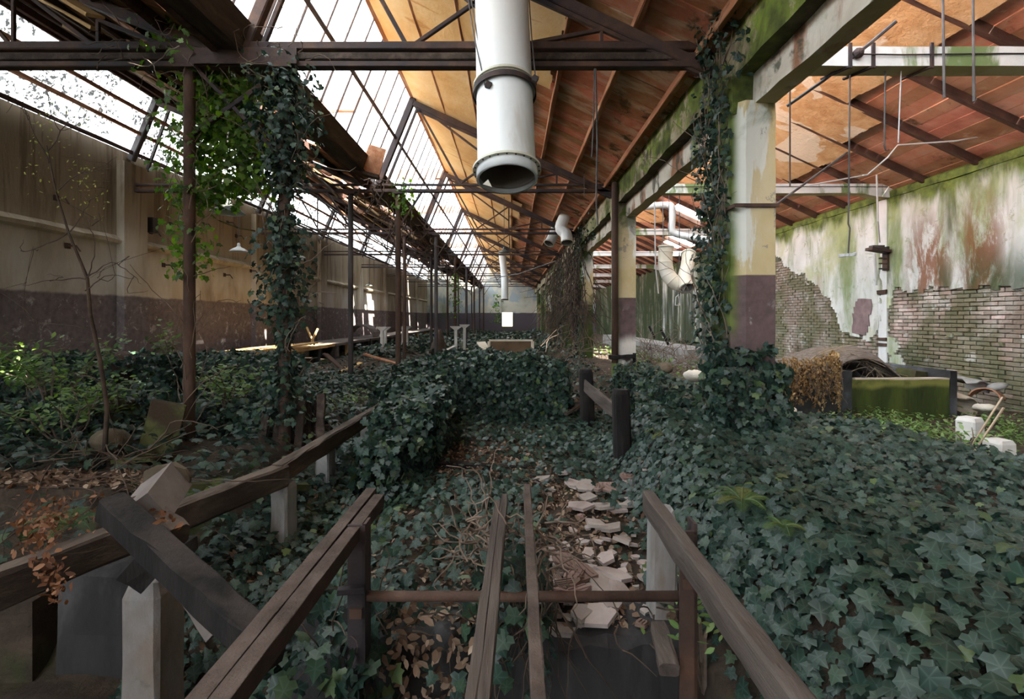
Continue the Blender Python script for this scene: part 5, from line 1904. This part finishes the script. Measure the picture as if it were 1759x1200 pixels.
rod('chain with a hook hanging from the near truss right of the duct', [at(1021, 118, 5.1), at(1020, 200, 5.1), at(1017, 262, 5.1), at(1016, 270, 5.1), at(1020, 272, 5.1)], .007)
rod('long twin rod hanging from the near truss right of the duct', [at(1023, 118, 5.15), at(1026, 240, 5.15), at(1024, 345, 5.15), at(1027, 388, 5.15)], .009)
rod('thin rod hanging from the second truss near the girder', [at(1003, 290, 10.3), at(1004, 340, 10.3)], .008)
rod('thin rod hanging by the bent duct', [at(1167, 330, 10.4), at(1167, 478, 10.4), at(1166, 520, 10.4)], .009)
rod('white rod with a foot hanging left of the bent duct', [at(1124, 332, 10.4), at(1126, 458, 10.4), at(1131, 504, 10.4)], .014, m='pipe_grey')
rod('left hanger wire of the bent duct', [at(1138, 330, 10.4), at(1139, 400, 9.7), at(1139, 428, 9.4)], .007)
rod('right hanger wire of the bent duct', [at(1149, 330, 10.4), at(1149, 400, 9.7), at(1149, 428, 9.4)], .007)
rod('little white clamp below the bent duct', [at(1166, 506, 10.4), at(1161, 510, 10.4), at(1160, 524, 10.4), at(1168, 524, 10.4), at(1166, 508, 10.4)], .012, m='pipe_grey')
# overhead pipes that sag along the left bay
for i, (a, b, m, lab) in enumerate((((330, 362), (472, 402), 'moss_wood', 'mossy pipe crossing behind the rusty post'),
                                    ((545, 340), (700, 440), 'rod', 'upper thin pipe running back under the left bay trusses'),
                                    ((520, 385), (760, 490), 'rod', 'lower thin pipe running back under the left bay trusses'),
                                    ((380, 330), (640, 420), 'rod', 'thin pipe slanting from the ivy post to the middle trusses'),
                                    ((600, 430), (810, 500), 'rod', 'sagging thin pipe farthest along the left bay'),
                                    ((842, 478), (955, 448), 'rod', 'slanting grey pipe below the far trusses of the middle bay'))):
    Ya, Yb = ((12.6, 16.4), (9.8, 19.0), (12.0, 34.5), (9.5, 16.0), (17, 36), (21, 17))[i]
    pa, pb = at(*a, Ya), at(*b, Yb)
    mid = (pa + pb) / 2 - Vector((0, 0, .12))
    rod(lab, [pa, mid, pb], .025 if i == 0 else .02, 'overhead_pipe', m, 'pipe', 'overhead pipes')


# ------------------------------------------------------------------ ivy
def project(P):
    return CX + F * P[:, 0] / P[:, 1], CY - F * (P[:, 2] - H) / P[:, 1]


def ivy_foreground():
    root = empty('ivy_carpet', (2.2, 3.0, .4), 'dense dark green ivy carpet filling the right foreground', 'ivy', kind='thing')
    P, N, S = on_ground(.80, 4.3, 0.95, 6.3, 1500, lambda x, y: sstep(x, .78, 1.05) * (1 - .9 * sstep(x, 3.55 - .5 * np.clip(y - 4.3, 0, 2), 4.1 - .5 * np.clip(y - 4.3, 0, 2))) * (.82 + .3 * fbm(x, y, 2.5)),
                        .05, .095, (-.02, .12), .42)
    N[:, 1] -= .35
    N[:, 0] -= .12
    big = (fbm(P[:, 0], P[:, 1], 1.4, 9.0) > .1)
    S = S * np.where(big, 1.05, .8) * np.interp(P[:, 1], [1, 2, 6], [.95, .9, .8])
    px, py = project(P)
    inside = (px > 60) & (px < 1700) & (py < 1150) & (P[:, 1] > 1.1)
    score = np.where(inside, S / P[:, 1] * (P[:, 2] - gz(P[:, 0], P[:, 1]) > .06), 0)
    idx = np.argsort(-score)
    pick = idx[:1500:5][:300]
    keep = np.ones(len(P), bool)
    keep[pick] = False
    rnd = np.clip(.45 + .25 * fbm(P[:, 0], P[:, 1], 1.1, 3.) + RS.normal(size=len(P)) * .2, 0, 1)
    leaves('leaf_mass', P[keep], N[keep], S[keep], 'ivy', 'ivy', parent=root, rnd=rnd[keep])
    protos = []
    for k in range(6):
        me = leaf_mesh('leaf', np.zeros((1, 3)), np.array([[0, 0, 1.0]]), np.ones(1), 'ivy', 'ivy', np.array([.15 + .13 * k]))
        # leaf lies flat in its own frame
        V = IVY * (1, 1, .7 + .2 * k)
        me.vertices.foreach_set('co', V.astype(np.float32).ravel())
        me.update()
        protos.append(me)
    x, y, z = frames(N[pick], .5)
    for i, q in enumerate(pick):
        Rm = Matrix((x[i], y[i], z[i])).transposed().to_4x4()
        o = bpy.data.objects.new('leaf', protos[i % 6])
        C.objects.link(o)
        o.parent = root
        o.matrix_parent_inverse = Matrix.Translation(root.location).inverted()
        o.matrix_basis = Matrix.Translation(P[q]) @ Rm @ Matrix.Scale(float(S[q]), 4)


ivy_foreground()


def bare(x, y):
    """1 where ivy grows in the middle ground, 0 on the littered path and the rubble"""
    litter = np.exp(-(((x + .35) / .85) ** 2 + ((y - 5.1) / .7) ** 2))
    path = np.exp(-(((x - .50) / .34) ** 4)) * (1 - sstep(y, 4.1, 4.7))
    front = np.exp(-(((x + .3) / .42) ** 2 + ((y - 2.6) / .45) ** 2))
    return np.clip(1.0 - .95 * litter - 1.0 * path - .75 * front, .0, 1)


P, N, S = on_ground(-2.0, 2.25, 2.36, 7.6, 900, lambda x, y: bare(x, y) * np.clip(.80 + .5 * fbm(x, y, 2.0, 2.), 0.05, 1) * (1 - .35 * sstep(x, -1.0, -.6) * (1 - sstep(x, .2, .6))), .04, .08, (.0, .11), .45)
N[:, 1] -= .3
leaves('ivy_leaves', P, N, S, 'ivy', 'ivy', 'ivy creeping over the ground between the rails and the hedge', 'ivy',
       rnd=np.clip(.5 + .3 * fbm(P[:, 0], P[:, 1], 1.3) + RS.normal(size=len(P)) * .2, 0, 1))
# the hedge over the trough, and the mound at the end of the rail
H1 = on_boxes([(-1.62, .78, 7.0, 8.5, .0, .76)], 1250, .05, .095, .10, .5, 'fltr')
H1b = on_boxes([(-1.2, .4, 7.15, 8.5, .5, .86)], 900, .05, .09, .10, .6, 'ft')
A = cat3(H1, H1b)
leaves('ivy_leaves', *A, 'ivy', 'ivy', 'ivy hedge grown over the trough in the middle of the hall', 'ivy')
A = cat3(on_boxes([(-1.36, -.78, 4.6, 6.6, .0, .58)], 1100, .05, .10, .12, .55, 'fltr'), on_boxes([(-1.45, -1.0, 5.9, 7.1, .2, .64)], 1100, .05, .10, .12, .55, 'fltr'),
         on_boxes([(-1.30, -.92, 4.2, 4.7, -.1, .38)], 900, .05, .09, .1, .6, 'fltr'), on_boxes([(-2.0, -1.3, 6.8, 8.0, .1, .45)], 900, .05, .09, .12, .55, 'ft'))
leaves('ivy_leaves', *A, 'ivy', 'ivy', 'ivy mound drooping over the far end of the timber rail', 'ivy')
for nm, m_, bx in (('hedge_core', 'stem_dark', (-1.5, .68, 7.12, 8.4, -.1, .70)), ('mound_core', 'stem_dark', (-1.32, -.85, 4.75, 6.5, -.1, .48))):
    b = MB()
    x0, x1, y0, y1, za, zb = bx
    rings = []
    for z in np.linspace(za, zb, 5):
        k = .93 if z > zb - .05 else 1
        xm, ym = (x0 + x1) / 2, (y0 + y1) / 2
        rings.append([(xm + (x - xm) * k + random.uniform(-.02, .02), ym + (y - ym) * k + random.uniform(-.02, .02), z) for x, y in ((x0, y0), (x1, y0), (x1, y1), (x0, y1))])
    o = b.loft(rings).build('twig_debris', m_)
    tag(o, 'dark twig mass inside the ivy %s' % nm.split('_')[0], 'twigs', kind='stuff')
# ivy on and around the nearest column, on the low wall and the girder
A = cat3(on_boxes([(1.85, 2.46, 4.36, 4.72, .1, 1.04)], 1000, .05, .09, .08, .5, 'flr'), on_boxes([(1.82, 2.40, 4.45, 4.63, .9, 1.20)], 700, .05, .09, .1, .6, 'flt'),
         on_boxes([(2.02, 2.1, 4.72, 5.2, .6, 3.7)], 400, .04, .075, .06, .6, 'fl'), on_boxes([(1.97, 2.08, 4.95, 5.25, 1.2, 3.9)], 460, .035, .065, .05, .6, 'fl'),
         on_boxes([(1.98, 2.2, 4.5, 5.1, 3.7, 4.8)], 300, .04, .08, .10, .7, 'fl'))
leaves('ivy_leaves', *A, 'ivy', 'ivy', 'ivy climbing the left side of the nearest column and heaped at its foot', 'ivy')
A = cat3(on_boxes([(1.98, 2.5, 5.2, 9.3, .05, .56)], 800, .05, .085, .12, .55, 'flt'), on_boxes([(1.6, 2.15, 5.2, 7.2, .0, .40)], 600, .05, .085, .12, .55, 'flt'))
leaves('ivy_leaves', *A, 'ivy', 'ivy', 'ivy covering the low wall between the first two columns', 'ivy')
A = cat3(on_boxes([(2.10, 2.2, 15.0, 16.2, .3, 4.3)], 260, .05, .09, .08, .6, 'fl'), on_boxes([(2.0, 2.3, 20.3, 21.5, .2, 3.8)], 140, .06, .11, .1, .6, 'fl'), on_boxes([(2.05, 2.2, 12.5, 15.5, 3.5, 4.3)], 60, .05, .09, .1, .6, 'fl'))
leaves('ivy_leaves', *A, 'simple', 'ivy', 'ivy trailing down the third and fourth columns', 'ivy')
# ivy on the two near iron posts
A = cat3(around(-3.40, 5.5, 2.75, 4.3, .10, .60, 1400, .045, .085, lambda z: .35 + .65 * np.sin(np.clip((z - 2.4) / 2.0, 0, 1) * math.pi) ** .7),
         around(-3.0, 5.5, 2.9, 4.15, .05, .50, 1000, .045, .085), around(-3.5, 5.3, 1.9, 2.9, .08, .30, 220, .045, .08), around(-3.6, 5.3, 4.1, 4.7, .05, .5, 160, .05, .08))
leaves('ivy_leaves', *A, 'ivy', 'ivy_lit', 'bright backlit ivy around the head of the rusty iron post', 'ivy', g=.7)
A = cat3(around(-2.42, 5.2, .4, 4.1, .06, .38, 2700, .04, .075, lambda z: .75 + .3 * np.sin(z * 4) + .2 * np.sin(z * 9)), around(-2.42, 5.2, 3.0, 4.2, .06, .42, 700, .04, .075))
leaves('ivy_leaves', *A, 'ivy', 'ivy', 'dark ivy wrapped around the second near iron post', 'ivy', g=.7)
A = cat3(around(-2.3, 10.4, 3.7, 4.4, .0, .35, 160, .06, .11), around(-2.42, 20.8, 1.5, 3.4, .05, .35, 160, .07, .12), around(-1.2, 40, 1, 3.4, .1, .7, 160, .1, .2))
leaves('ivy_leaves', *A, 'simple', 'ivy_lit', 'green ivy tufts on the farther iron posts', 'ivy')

# left side ground cover
P, N, S = on_ground(-8.0, -1.85, 3.0, 11.5, 330, lambda x, y: np.clip(.55 + .8 * fbm(x, y, 1.4, 4.), .05, 1) * (1 - .8 * np.exp(-(((x + 3.3) / .8) ** 2 + ((y - 4.4) / .6) ** 2))), .055, .10, (.0, .28), .5)
leaves('ivy_leaves', P, N, S, 'ivy', 'ivy', 'ivy ground cover on the left below the purple wall', 'ivy')
A = cat3(on_boxes([(-5.1, -3.55, 7.4, 8.4, .1, .84)], 520, .06, .10, .14, .55, 'flrt'), on_boxes([(-7.9, -5.0, 7.0, 8.6, .1, .78)], 380, .06, .11, .18, .6, 'frt'),
         on_boxes([(-4.3, -2.6, 5.6, 6.6, .0, .42)], 520, .06, .10, .14, .55, 'frt'), on_boxes([(-5.6, -4.2, 5.4, 6.4, .0, .55)], 380, .06, .11, .2, .6, 'frt'))
leaves('ivy_leaves', *A, 'ivy', 'ivy', 'ivy banks over the buried benches on the left', 'ivy')
P, N, S = on_ground(-5.6, 2.1, 7.6, 16, 260, lambda x, y: np.clip(.45 + .9 * fbm(x, y, 1.0, 1.), .03, 1) * (1 - .8 * sstep(-x, 2.6, 3.4) * sstep(y, 9, 10)), .07, .12, (0, .16), .5)
leaves('ivy_leaves', P, N, S, 'simple', 'ivy', 'ivy ground cover of the middle bay behind the hedge', 'ivy')
P, N, S = on_ground(-5.6, 2.2, 16, 44, 46, lambda x, y: np.clip(.6 + .8 * fbm(x, y, .8, 6.), .05, 1), .14, .26, (0, .35), .5)
leaves('ivy_leaves', P, N, S, 'simple', 'ivy', 'low greenery far down the middle of the hall', 'ivy')
# right aisle plants
P, N, S = on_ground(3.6, 7.9, 5.3, 7.4, 900, lambda x, y: np.clip(.5 + .7 * fbm(x, y, 1.6, 3.), .05, 1) * (1 - .7 * sstep(x, 6.6, 7.2)), .035, .075, (.01, .16), .4)
leaves('low_weeds', P, N, S, 'oval', 'fresh', 'light green low plants in front of the mossy tank', 'plants')
P, N, S = on_ground(3.0, 7.9, 7.4, 26, 40, lambda x, y: np.clip(.4 + .8 * fbm(x, y, 1.0, 8.), .03, 1), .07, .14, (0, .25), .5)
Pw, Nw, Sw = on_ground(3.9, 7.9, 1.5, 5.6, 160, lambda x, y: np.clip(.5 + .7 * fbm(x, y, 1.6, 3.), .05, 1), .05, .09, (.01, .16), .4)
P, N, S = cat3((P, N, S), (Pw, Nw, Sw))
leaves('low_weeds', P, N, S, 'simple', 'shrub', 'scattered greenery on the floor of the right aisle', 'plants')


# ------------------------------------------------------------------ shrubs, sapling, ferns
def shrub(label, c, h, r, n, m, sz, ns=7):
    c = Vector(c)
    root = empty('leafy_shrub', c, label, 'shrub', 'shrubs on the left')
    pts = []
    for s in range(ns):
        a = RS.uniform(0, 6.28)
        tip = c + Vector((math.cos(a) * r * RS.uniform(.4, 1), math.sin(a) * r * RS.uniform(.4, 1), h * RS.uniform(.6, 1.05)))
        mid = c.lerp(tip, .5) + Vector((RS.normal() * .06, RS.normal() * .06, .08))
        part(root, MB().tube([c - Vector((0, 0, .1)), mid, tip], .008, 5, radii=[.012, .008, .003]), 'branch', 'stem')
        for k in range(max(3, n // ns)):
            t = RS.uniform(.35, 1.05)
            p = (c.lerp(mid, t * 2) if t < .5 else mid.lerp(tip, (t - .5) * 2))
            pts.append(np.array(p) + RS.normal(size=3) * (.10, .10, .05))
    P = np.array(pts)
    N = np.tile((0, -.2, 1.0), (len(P), 1)) + RS.normal(size=P.shape) * .35
    leaves('foliage', P, N, RS.uniform(sz * .6, sz, len(P)), 'oval', m, parent=root, g=.2)


shrub('bright green leafy shrub at the left edge below the wall', at(85, 700, 5.8), .8, .85, 800, 'shrub', .10, 14)
shrub('low green shrub left of the thin sapling', at(110, 760, 5.0), .6, .7, 420, 'shrub', .09)
shrub('fresh green shrub right of the thin sapling', at(205, 740, 5.6), .6, .55, 240, 'shrub', .09)
shrub('tall slender young shrub against the purple wall by the rusty post', at(290, 660, 8.0), 1.1, .25, 120, 'shrub', .12, 5)
shrub('bushy green shrub between the two near iron posts', at(385, 720, 6.0), .75, .65, 420, 'shrub', .10, 9)
shrub('yellow-green shrub beside the timber rail, right of the plank bundle', at(600, 720, 7.2), .38, .5, 260, 'shrub', .08, 8)
shrub('small sprig in the pit at the foot of the right steel post', at(1210, 1150, 2.1), .32, .1, 40, 'fresh', .06, 3)
shrub('young plant with upright leaves beside the white stub at the right edge', at(1652, 790, 5.2), .35, .16, 30, 'fresh', .09, 3)


def sapling():
    Y = 4.5
    root = empty('bare_sapling', at(180, 790, Y), 'thin bare sapling rising in front of the left wall', 'sapling')
    trunk = [at(178, 800, Y), at(184, 700, Y), at(172, 620, Y), at(155, 540, Y), at(150, 478, Y), at(118, 400, Y), at(96, 330, Y), at(80, 250, Y + .1)]
    part(root, MB().tube(trunk, .01, 7, radii=[.022, .02, .018, .016, .014, .010, .008, .005]), 'trunk', 'stem_dark', True)
    tips = []
    tw = [[at(150, 478, Y), at(162, 440, Y), at(160, 400, Y), at(143, 385, Y)], [at(150, 478, Y), at(190, 452, Y), at(225, 470, Y), at(243, 488, Y)],
          [at(152, 500, Y), at(180, 475, Y), at(230, 478, Y)], [at(118, 400, Y), at(70, 425, Y), at(38, 432, Y)], [at(150, 478, Y), at(90, 482, Y), at(38, 490, Y)],
          [at(96, 330, Y), at(130, 300, Y), at(160, 290, Y)], [at(85, 280, Y), at(60, 230, Y), at(45, 190, Y)], [at(83, 260, Y), at(110, 215, Y), at(130, 210, Y)],
          [at(165, 570, Y), at(100, 555, Y), at(40, 558, Y)], [at(180, 660, Y), at(130, 640, Y), at(70, 660, Y)], [at(118, 400, Y), at(140, 370, Y), at(155, 340, Y)]]
    def bend(t):
        out = []
        for i in range(len(t) - 1):
            a, b, c, d = t[max(0, i - 1)], t[i], t[i + 1], t[min(len(t) - 1, i + 2)]
            for u in (0, .25, .5, .75):
                out.append(.5 * ((2 * b) + (-a + c) * u + (2 * a - 5 * b + 4 * c - d) * u * u + (-a + 3 * b - 3 * c + d) * u ** 3) + Vector((RS.normal(), RS.normal(), RS.normal())) * .006)
        return out + [t[-1]]
    extra = []
    for t in tw:
        q = bend(t)
        for _ in range(2):
            j = RS.randint(len(q) // 3, len(q) - 1)
            d0 = (q[j] - q[j - 1]).normalized()
            extra.append([q[j], q[j] + (d0 + Vector((RS.normal(), RS.normal(), RS.normal() + .3)) * .6) * .12, q[j] + (d0 + Vector((RS.normal(), RS.normal(), RS.normal() + .3)) * .8) * .25])
    for t in tw + extra:
        q = bend(t)
        part(root, MB().tube(q, .004, 5, radii=[.006 * (1 - .75 * i / len(q)) * (.6 if t in extra else 1) for i in range(len(q))]), 'twig', 'stem_dark')
    P = []
    for (x, y, sx, sy, n) in ((75, 225, 30, 30, 36), (140, 320, 30, 35, 46), (105, 200, 40, 20, 30), (165, 350, 16, 26, 20), (150, 300, 22, 20, 20), (60, 290, 20, 30, 20)):
        for _ in range(n):
            P.append(at(x + RS.normal() * sx * .7, y + RS.normal() * sy * .7, Y + RS.normal() * .12))
    P = np.array(P)
    leaves('foliage', P, RS.normal(size=P.shape) + (0, -.4, .5), RS.uniform(.018, .034, len(P)), 'oval', 'sapling', parent=root)


sapling()


def fern(label, c, L, n, m='fern', ang=(0, 6.28), rise=.8):
    c = Vector(c)
    root = empty('fern', c, label, 'fern', 'ferns')
    for k in range(n):
        a = ang[0] + (ang[1] - ang[0]) * (k + .5) / n + RS.normal() * .12
        d = Vector((math.cos(a), math.sin(a), 0))
        ln = L * RS.uniform(.75, 1.1)
        pts = []
        for i in range(9):
            t = i / 8
            pts.append(c + d * ln * (t * .85) + Vector((0, 0, ln * (rise * t - .75 * t * t))))
        b = MB().tube(pts, .004, 4, radii=[.005 * (1 - t / 9) + .001 for t in range(9)])
        P, N = [], []
        for i in range(26):
            t = .08 + .92 * i / 26
            q = t * 8
            j = min(7, int(q))
            p = pts[j].lerp(pts[j + 1], q - j)
            tan = (pts[j + 1] - pts[j]).normalized()
            side = tan.cross(Vector((0, 0, 1))).normalized()
            up = side.cross(tan)
            w = ln * .20 * math.sin(math.pi * min(1, .12 + t * .88)) ** .8 + .01
            for s in (-1, 1):
                e = p + side * s * w + tan * w * .35 - up * w * .12
                b0 = len(b.v)
                hw = tan * ln * .010
                b.v += [p - hw, p + hw, p.lerp(e, .6) + hw * .9, e, p.lerp(e, .6) - hw * .9]
                b.f.append((b0, b0 + 1, b0 + 2, b0 + 3, b0 + 4))
        me = b.mesh('frond')
        at_ = me.attributes.new('rnd', 'FLOAT', 'POINT')
        at_.data.foreach_set('value', np.full(len(b.v), RS.rand(), np.float32))
        me.materials.append(M[m])
        o = bpy.data.objects.new('frond', me)
        C.objects.link(o)
        under(root, o)


fern('green fern under the ivy wall left of the nearest column', at(1165, 752, 4.3), .36, 8)
fern('yellowing fern in the ivy carpet below the nearest column', at(1275, 862, 2.66), .21, 8)
fern('small tattered fern lower in the ivy carpet', at(1345, 905, 2.30), .13, 5)
fern('bright green fern beside the broken concrete post', at(345, 850, 3.7), .34, 8)
fern('green fern under copper leaves at the left edge', at(125, 905, 2.9), .30, 7)

# ------------------------------------------------------------------ dead leaves
P, N, S = on_ground(-1.9, 1.2, 2.36, 7.0, 800, lambda x, y: np.clip(.32 + 1.1 * (1 - bare(x, y)) + .25 * fbm(x, y, 2.2, 8.), .02, 1), .03, .065, (.0, .035), .5)
P2, N2, S2 = on_ground(-8, 8, 3, 20, 26, lambda x, y: np.clip(.5 + .5 * fbm(x, y, 1.2), 0, 1), .05, .10, (.0, .05), .5)
P3, N3, S3 = on_ground(-1.0, .8, 1.4, 2.3, 350, lambda x, y: np.ones_like(x) * .8, .04, .07, (.0, .08), .7)
n4 = 700
P4 = np.stack([RS.uniform(-4.25, -2.6, n4), RS.uniform(3.38, 3.72, n4), RS.uniform(.30, .35, n4)], 1)
N4 = np.tile((0, 0, 1.), (n4, 1)) + RS.normal(size=(n4, 3)) * .5
leaves('fallen_leaves', *cat3((P, N, S), (P2, N2, S2), (P3, N3, S3), (P4, N4, RS.uniform(.04, .08, n4))), 'curl', 'litter', 'brown fallen leaves littering the ground', 'fallen leaves')
# brown face of dead leaves and ivy that hangs into the pit
A = on_boxes([(-.62, -.15, 2.16, 2.34, -.5, .10)], 900, .035, .065, .06, .7, 'ft')
leaves('fallen_leaves', *A, 'curl', 'litter', 'dead leaves caught on the pit edge under the cross pipe', 'fallen leaves')
A = cat3(on_boxes([(-1.05, -.6, 1.9, 2.5, -.7, .12)], 420, .06, .10, .1, .6, 'ftr'), on_boxes([(-.62, .15, 2.10, 2.3, -.6, .0)], 110, .05, .08, .08, .6, 'f'), on_boxes([(-.12, .12, 2.05, 2.6, .0, .40)], 300, .05, .085, .06, .6, 'flrt'))
leaves('ivy_leaves', *A, 'ivy', 'ivy', 'ivy hanging into the pit around the steel frame', 'ivy')
# copper leaves at the lower left
P = []
for (px, py, sx, sy, Y, n) in ((75, 900, 40, 45, 2.5, 150), (100, 880, 60, 30, 2.8, 120), (80, 975, 30, 30, 2.1, 60), (100, 1010, 20, 25, 2.0, 34), (265, 900, 30, 22, 1.95, 46), (60, 930, 30, 30, 2.3, 60), (190, 890, 30, 30, 2.4, 40)):
    for _ in range(n):
        P.append(at(px + RS.normal() * sx * .6, py + RS.normal() * sy * .6, Y + RS.normal() * .06))
P = np.array(P)
leaves('copper_leaves', P, RS.normal(size=P.shape) + (0, -.3, .4), RS.uniform(.02, .045, len(P)), 'curl', 'copper', 'curled copper dead leaves over the timber at the lower left', 'dead leaves')
# dead vines hanging over the left tank
P = []
for k in range(64):
    px = 1334 + 112 * RS.rand()
    top = 618 + RS.uniform(-6, 8) - (10 if 1415 < px < 1440 else 0)
    ln = RS.uniform(30, 85)
    for j in range(int(ln / 1.6)):
        t = RS.rand()
        P.append(at(px + RS.normal() * 2.6, top + ln * t, 7.02 + RS.normal() * .05))
P = np.array(P)
leaves('dead_leaves', P, RS.normal(size=P.shape) + (0, -.8, .1), RS.uniform(.03, .06, len(P)), 'oval', 'dead', 'orange-brown dead leaves hanging over the left tank', 'dead leaves', g=1.5)


# ------------------------------------------------------------------ vine stems, roots and brush
def stems(label, paths, r, m='stem', name='vine_debris'):
    b = MB()
    for p in paths:
        b.tube(p, r, 4, radii=[r * (1 - .6 * i / len(p)) for i in range(len(p))])
    return tag(b.build(name, m), label, 'vines', kind='stuff')


def wander(p, d, step, n, wob, grav=0.0):
    p, d = Vector(p), Vector(d).normalized()
    out = [p.copy()]
    for i in range(n):
        d = (d + Vector((RS.normal(), RS.normal(), RS.normal())) * wob + Vector((0, 0, -grav))).normalized()
        p = p + d * step
        out.append(p.copy())
    return out


ps = []
for k in range(70):
    p = at(RS.uniform(800, 960), RS.uniform(885, 985), RS.uniform(2.0, 2.5))
    ps.append(wander(p, (RS.normal(), RS.normal() * .4, RS.normal() * .5), .035, RS.randint(6, 15), .45, .05))
stems('pale tangled vine stems over the planks at the bottom centre', ps, .005)
ps = []
for k in range(22):
    ps.append(wander(at(RS.uniform(880, 960), RS.uniform(960, 1040), RS.uniform(2.05, 2.3)), (RS.normal() * .2, RS.normal() * .1, -1), .05, RS.randint(8, 15), .18, .1))
for k in range(30):
    ps.append(wander(at(RS.uniform(560, 1180), RS.uniform(1040, 1120), RS.uniform(2.0, 2.28)), (RS.normal(), RS.normal() * .2, RS.normal() * .6), .04, RS.randint(6, 12), .3, .03))
stems('brown roots hanging into the pit', ps, .004, 'stem_dark')
ps = []
for k in range(90):
    px = RS.uniform(40, 330)
    ps.append(wander(at(px, RS.uniform(770, 920), RS.uniform(2.6, 4.6)), (RS.normal(), RS.normal() * .3, RS.normal() * .5 + .1), .06, RS.randint(6, 14), .22, .02))
stems('dry twigs and brambles at the lower left', ps, .004, 'stem_dark')
ps = []
for k in range(46):
    ps.append(wander((-3.43 + RS.normal() * .05, 5.2 + RS.normal() * .05, RS.uniform(.3, 3.8)), (RS.normal() * .35, RS.normal() * .3, 1), .09, RS.randint(5, 12), .25, -.03))
    ps.append(wander((-2.42 + RS.normal() * .06, 5.2 + RS.normal() * .06, RS.uniform(.3, 3.8)), (RS.normal() * .35, RS.normal() * .3, 1), .09, RS.randint(5, 12), .25, -.03))
for k in range(40):
    ps.append(wander((RS.uniform(-4.2, -2.1), 5.1 + RS.normal() * .08, RS.uniform(4.1, 4.6)), (RS.normal(), RS.normal() * .2, RS.normal() * .4 - .3), .06, RS.randint(6, 14), .4, .04))
stems('vine stems winding up the two near iron posts and the truss', ps, .006)
ps = []
for k in range(60):
    ps.append(wander((2.04 + RS.normal() * .03, RS.uniform(4.7, 5.2), RS.uniform(.4, 4.0)), (RS.normal() * .1, RS.normal() * .15, 1), .09, RS.randint(6, 14), .18, -.03))
stems('pale ivy stems on the side of the nearest column', ps, .005)
ps = []
for k in range(330):
    y = RS.choice([15.3, 15.5, 20.5, 20.9, 25.9, 18.0, 23.0], p=[.22, .15, .2, .13, .1, .12, .08]) + RS.normal() * .25
    x = 2.08 + RS.normal() * .16
    ps.append(wander((x, y, RS.uniform(2.0, 4.2)), (RS.normal() * .2, RS.normal() * .2, -1), .16, RS.randint(7, 18), .16, .05))
stems('curtains of dead brown vines on the third to fifth columns', ps, .016, 'stem_dark')
ps = []
for k in range(90):
    ps.append(wander((2.0 + RS.normal() * .2, 15.4 + RS.normal() * .3, RS.uniform(1.8, 2.6)), (RS.normal(), RS.normal(), RS.normal()), .07, RS.randint(6, 14), .5))
stems('round tangle of pale dry vine at the third column', ps, .010)
ps = []
for k in range(150):
    px = RS.uniform(640, 780)
    ps.append(wander((-2.95 + RS.normal() * .22, RS.uniform(9.6, 22), RS.uniform(3.9, 4.6)), (RS.normal() * .3, RS.normal() * .6, -.7), .10, RS.randint(4, 11), .3, .06))
stems('dark debris and roots hanging from the broken roof valley', ps, .014, 'stem_dark')
ps = []
for k in range(110):
    ps.append(wander(at(RS.uniform(1095, 1210), RS.uniform(600, 640), RS.uniform(9.8, 12.5)), (RS.normal() * .5, RS.normal() * .3, RS.normal() * .6 + .5), .10, RS.randint(5, 11), .3, .06))
for k in range(60):
    ps.append(wander(at(RS.uniform(925, 1040), RS.uniform(590, 640), RS.uniform(11, 17)), (RS.normal() * .6, RS.normal() * .3, RS.normal() * .5 + .4), .12, RS.randint(5, 11), .3, .06))
stems('dry brown brush between the first two columns', ps, .008)
ps = []
for k in range(24):
    ps.append(wander(at(RS.uniform(1338, 1448), 622, 7.0), (RS.normal() * .1, -.1, -1), .07, RS.randint(6, 10), .1, .05))
stems('thin dead stems hanging over the left tank', ps, .005)


# ------------------------------------------------------------------ loose debris of the middle bay
for i, (px, py, dx, dy, Y, m, lab) in enumerate(((690, 632, 30, -8, 12.0, 'timber', 'dark board lying among the ivy right of the iron posts'), (660, 618, -34, -10, 13.0, 'purlin', 'reddish board lying left of the dark iron post'),
        (640, 640, 26, 12, 11.0, 'timber_grey', 'grey board lying below the white stands'), (720, 610, 24, 6, 15.0, 'timber', 'dark board lying right of the dark iron post'),
        (600, 632, 20, -9, 11.5, 'timber_gold', 'pale board propped under the bench'), (575, 622, -16, -14, 12.5, 'rust_red', 'brown plank propped at the bench front'),
        (555, 640, 28, -3, 11.0, 'concrete', 'grey slab lying before the bench'), (765, 602, 16, -8, 17.0, 'post_white', 'pale batten lying left of the tall white stands'),
        (985, 700, 18, -10, 6.9, 'timber_grey', 'short pale board at the foot of the farther black post'))):
    thing_beam('debris_board', lab, 'board', at(px - dx, py - dy, Y), at(px + dx, py + dy, Y + .5), .14, .04, m, 4, .01, group='loose boards in the middle bay')
b = MB()
rings = []
for t in np.linspace(0, 1, 7):
    c = at(752, 606, 16.5).lerp(at(755, 566, 16.5), t)
    rr = .26 * (1 - t) ** .8 + .05
    rings.append([c + Vector((math.cos(a) * rr * (1 + .2 * math.sin(3 * a)), math.sin(a) * rr, 0)) for a in np.linspace(0, 2 * math.pi, 11)[:-1]])
tag(b.loft(rings).build('dark_bundle', 'stem_dark', smooth=True), 'black cone-shaped bundle of brush at the far iron posts', 'bundle')
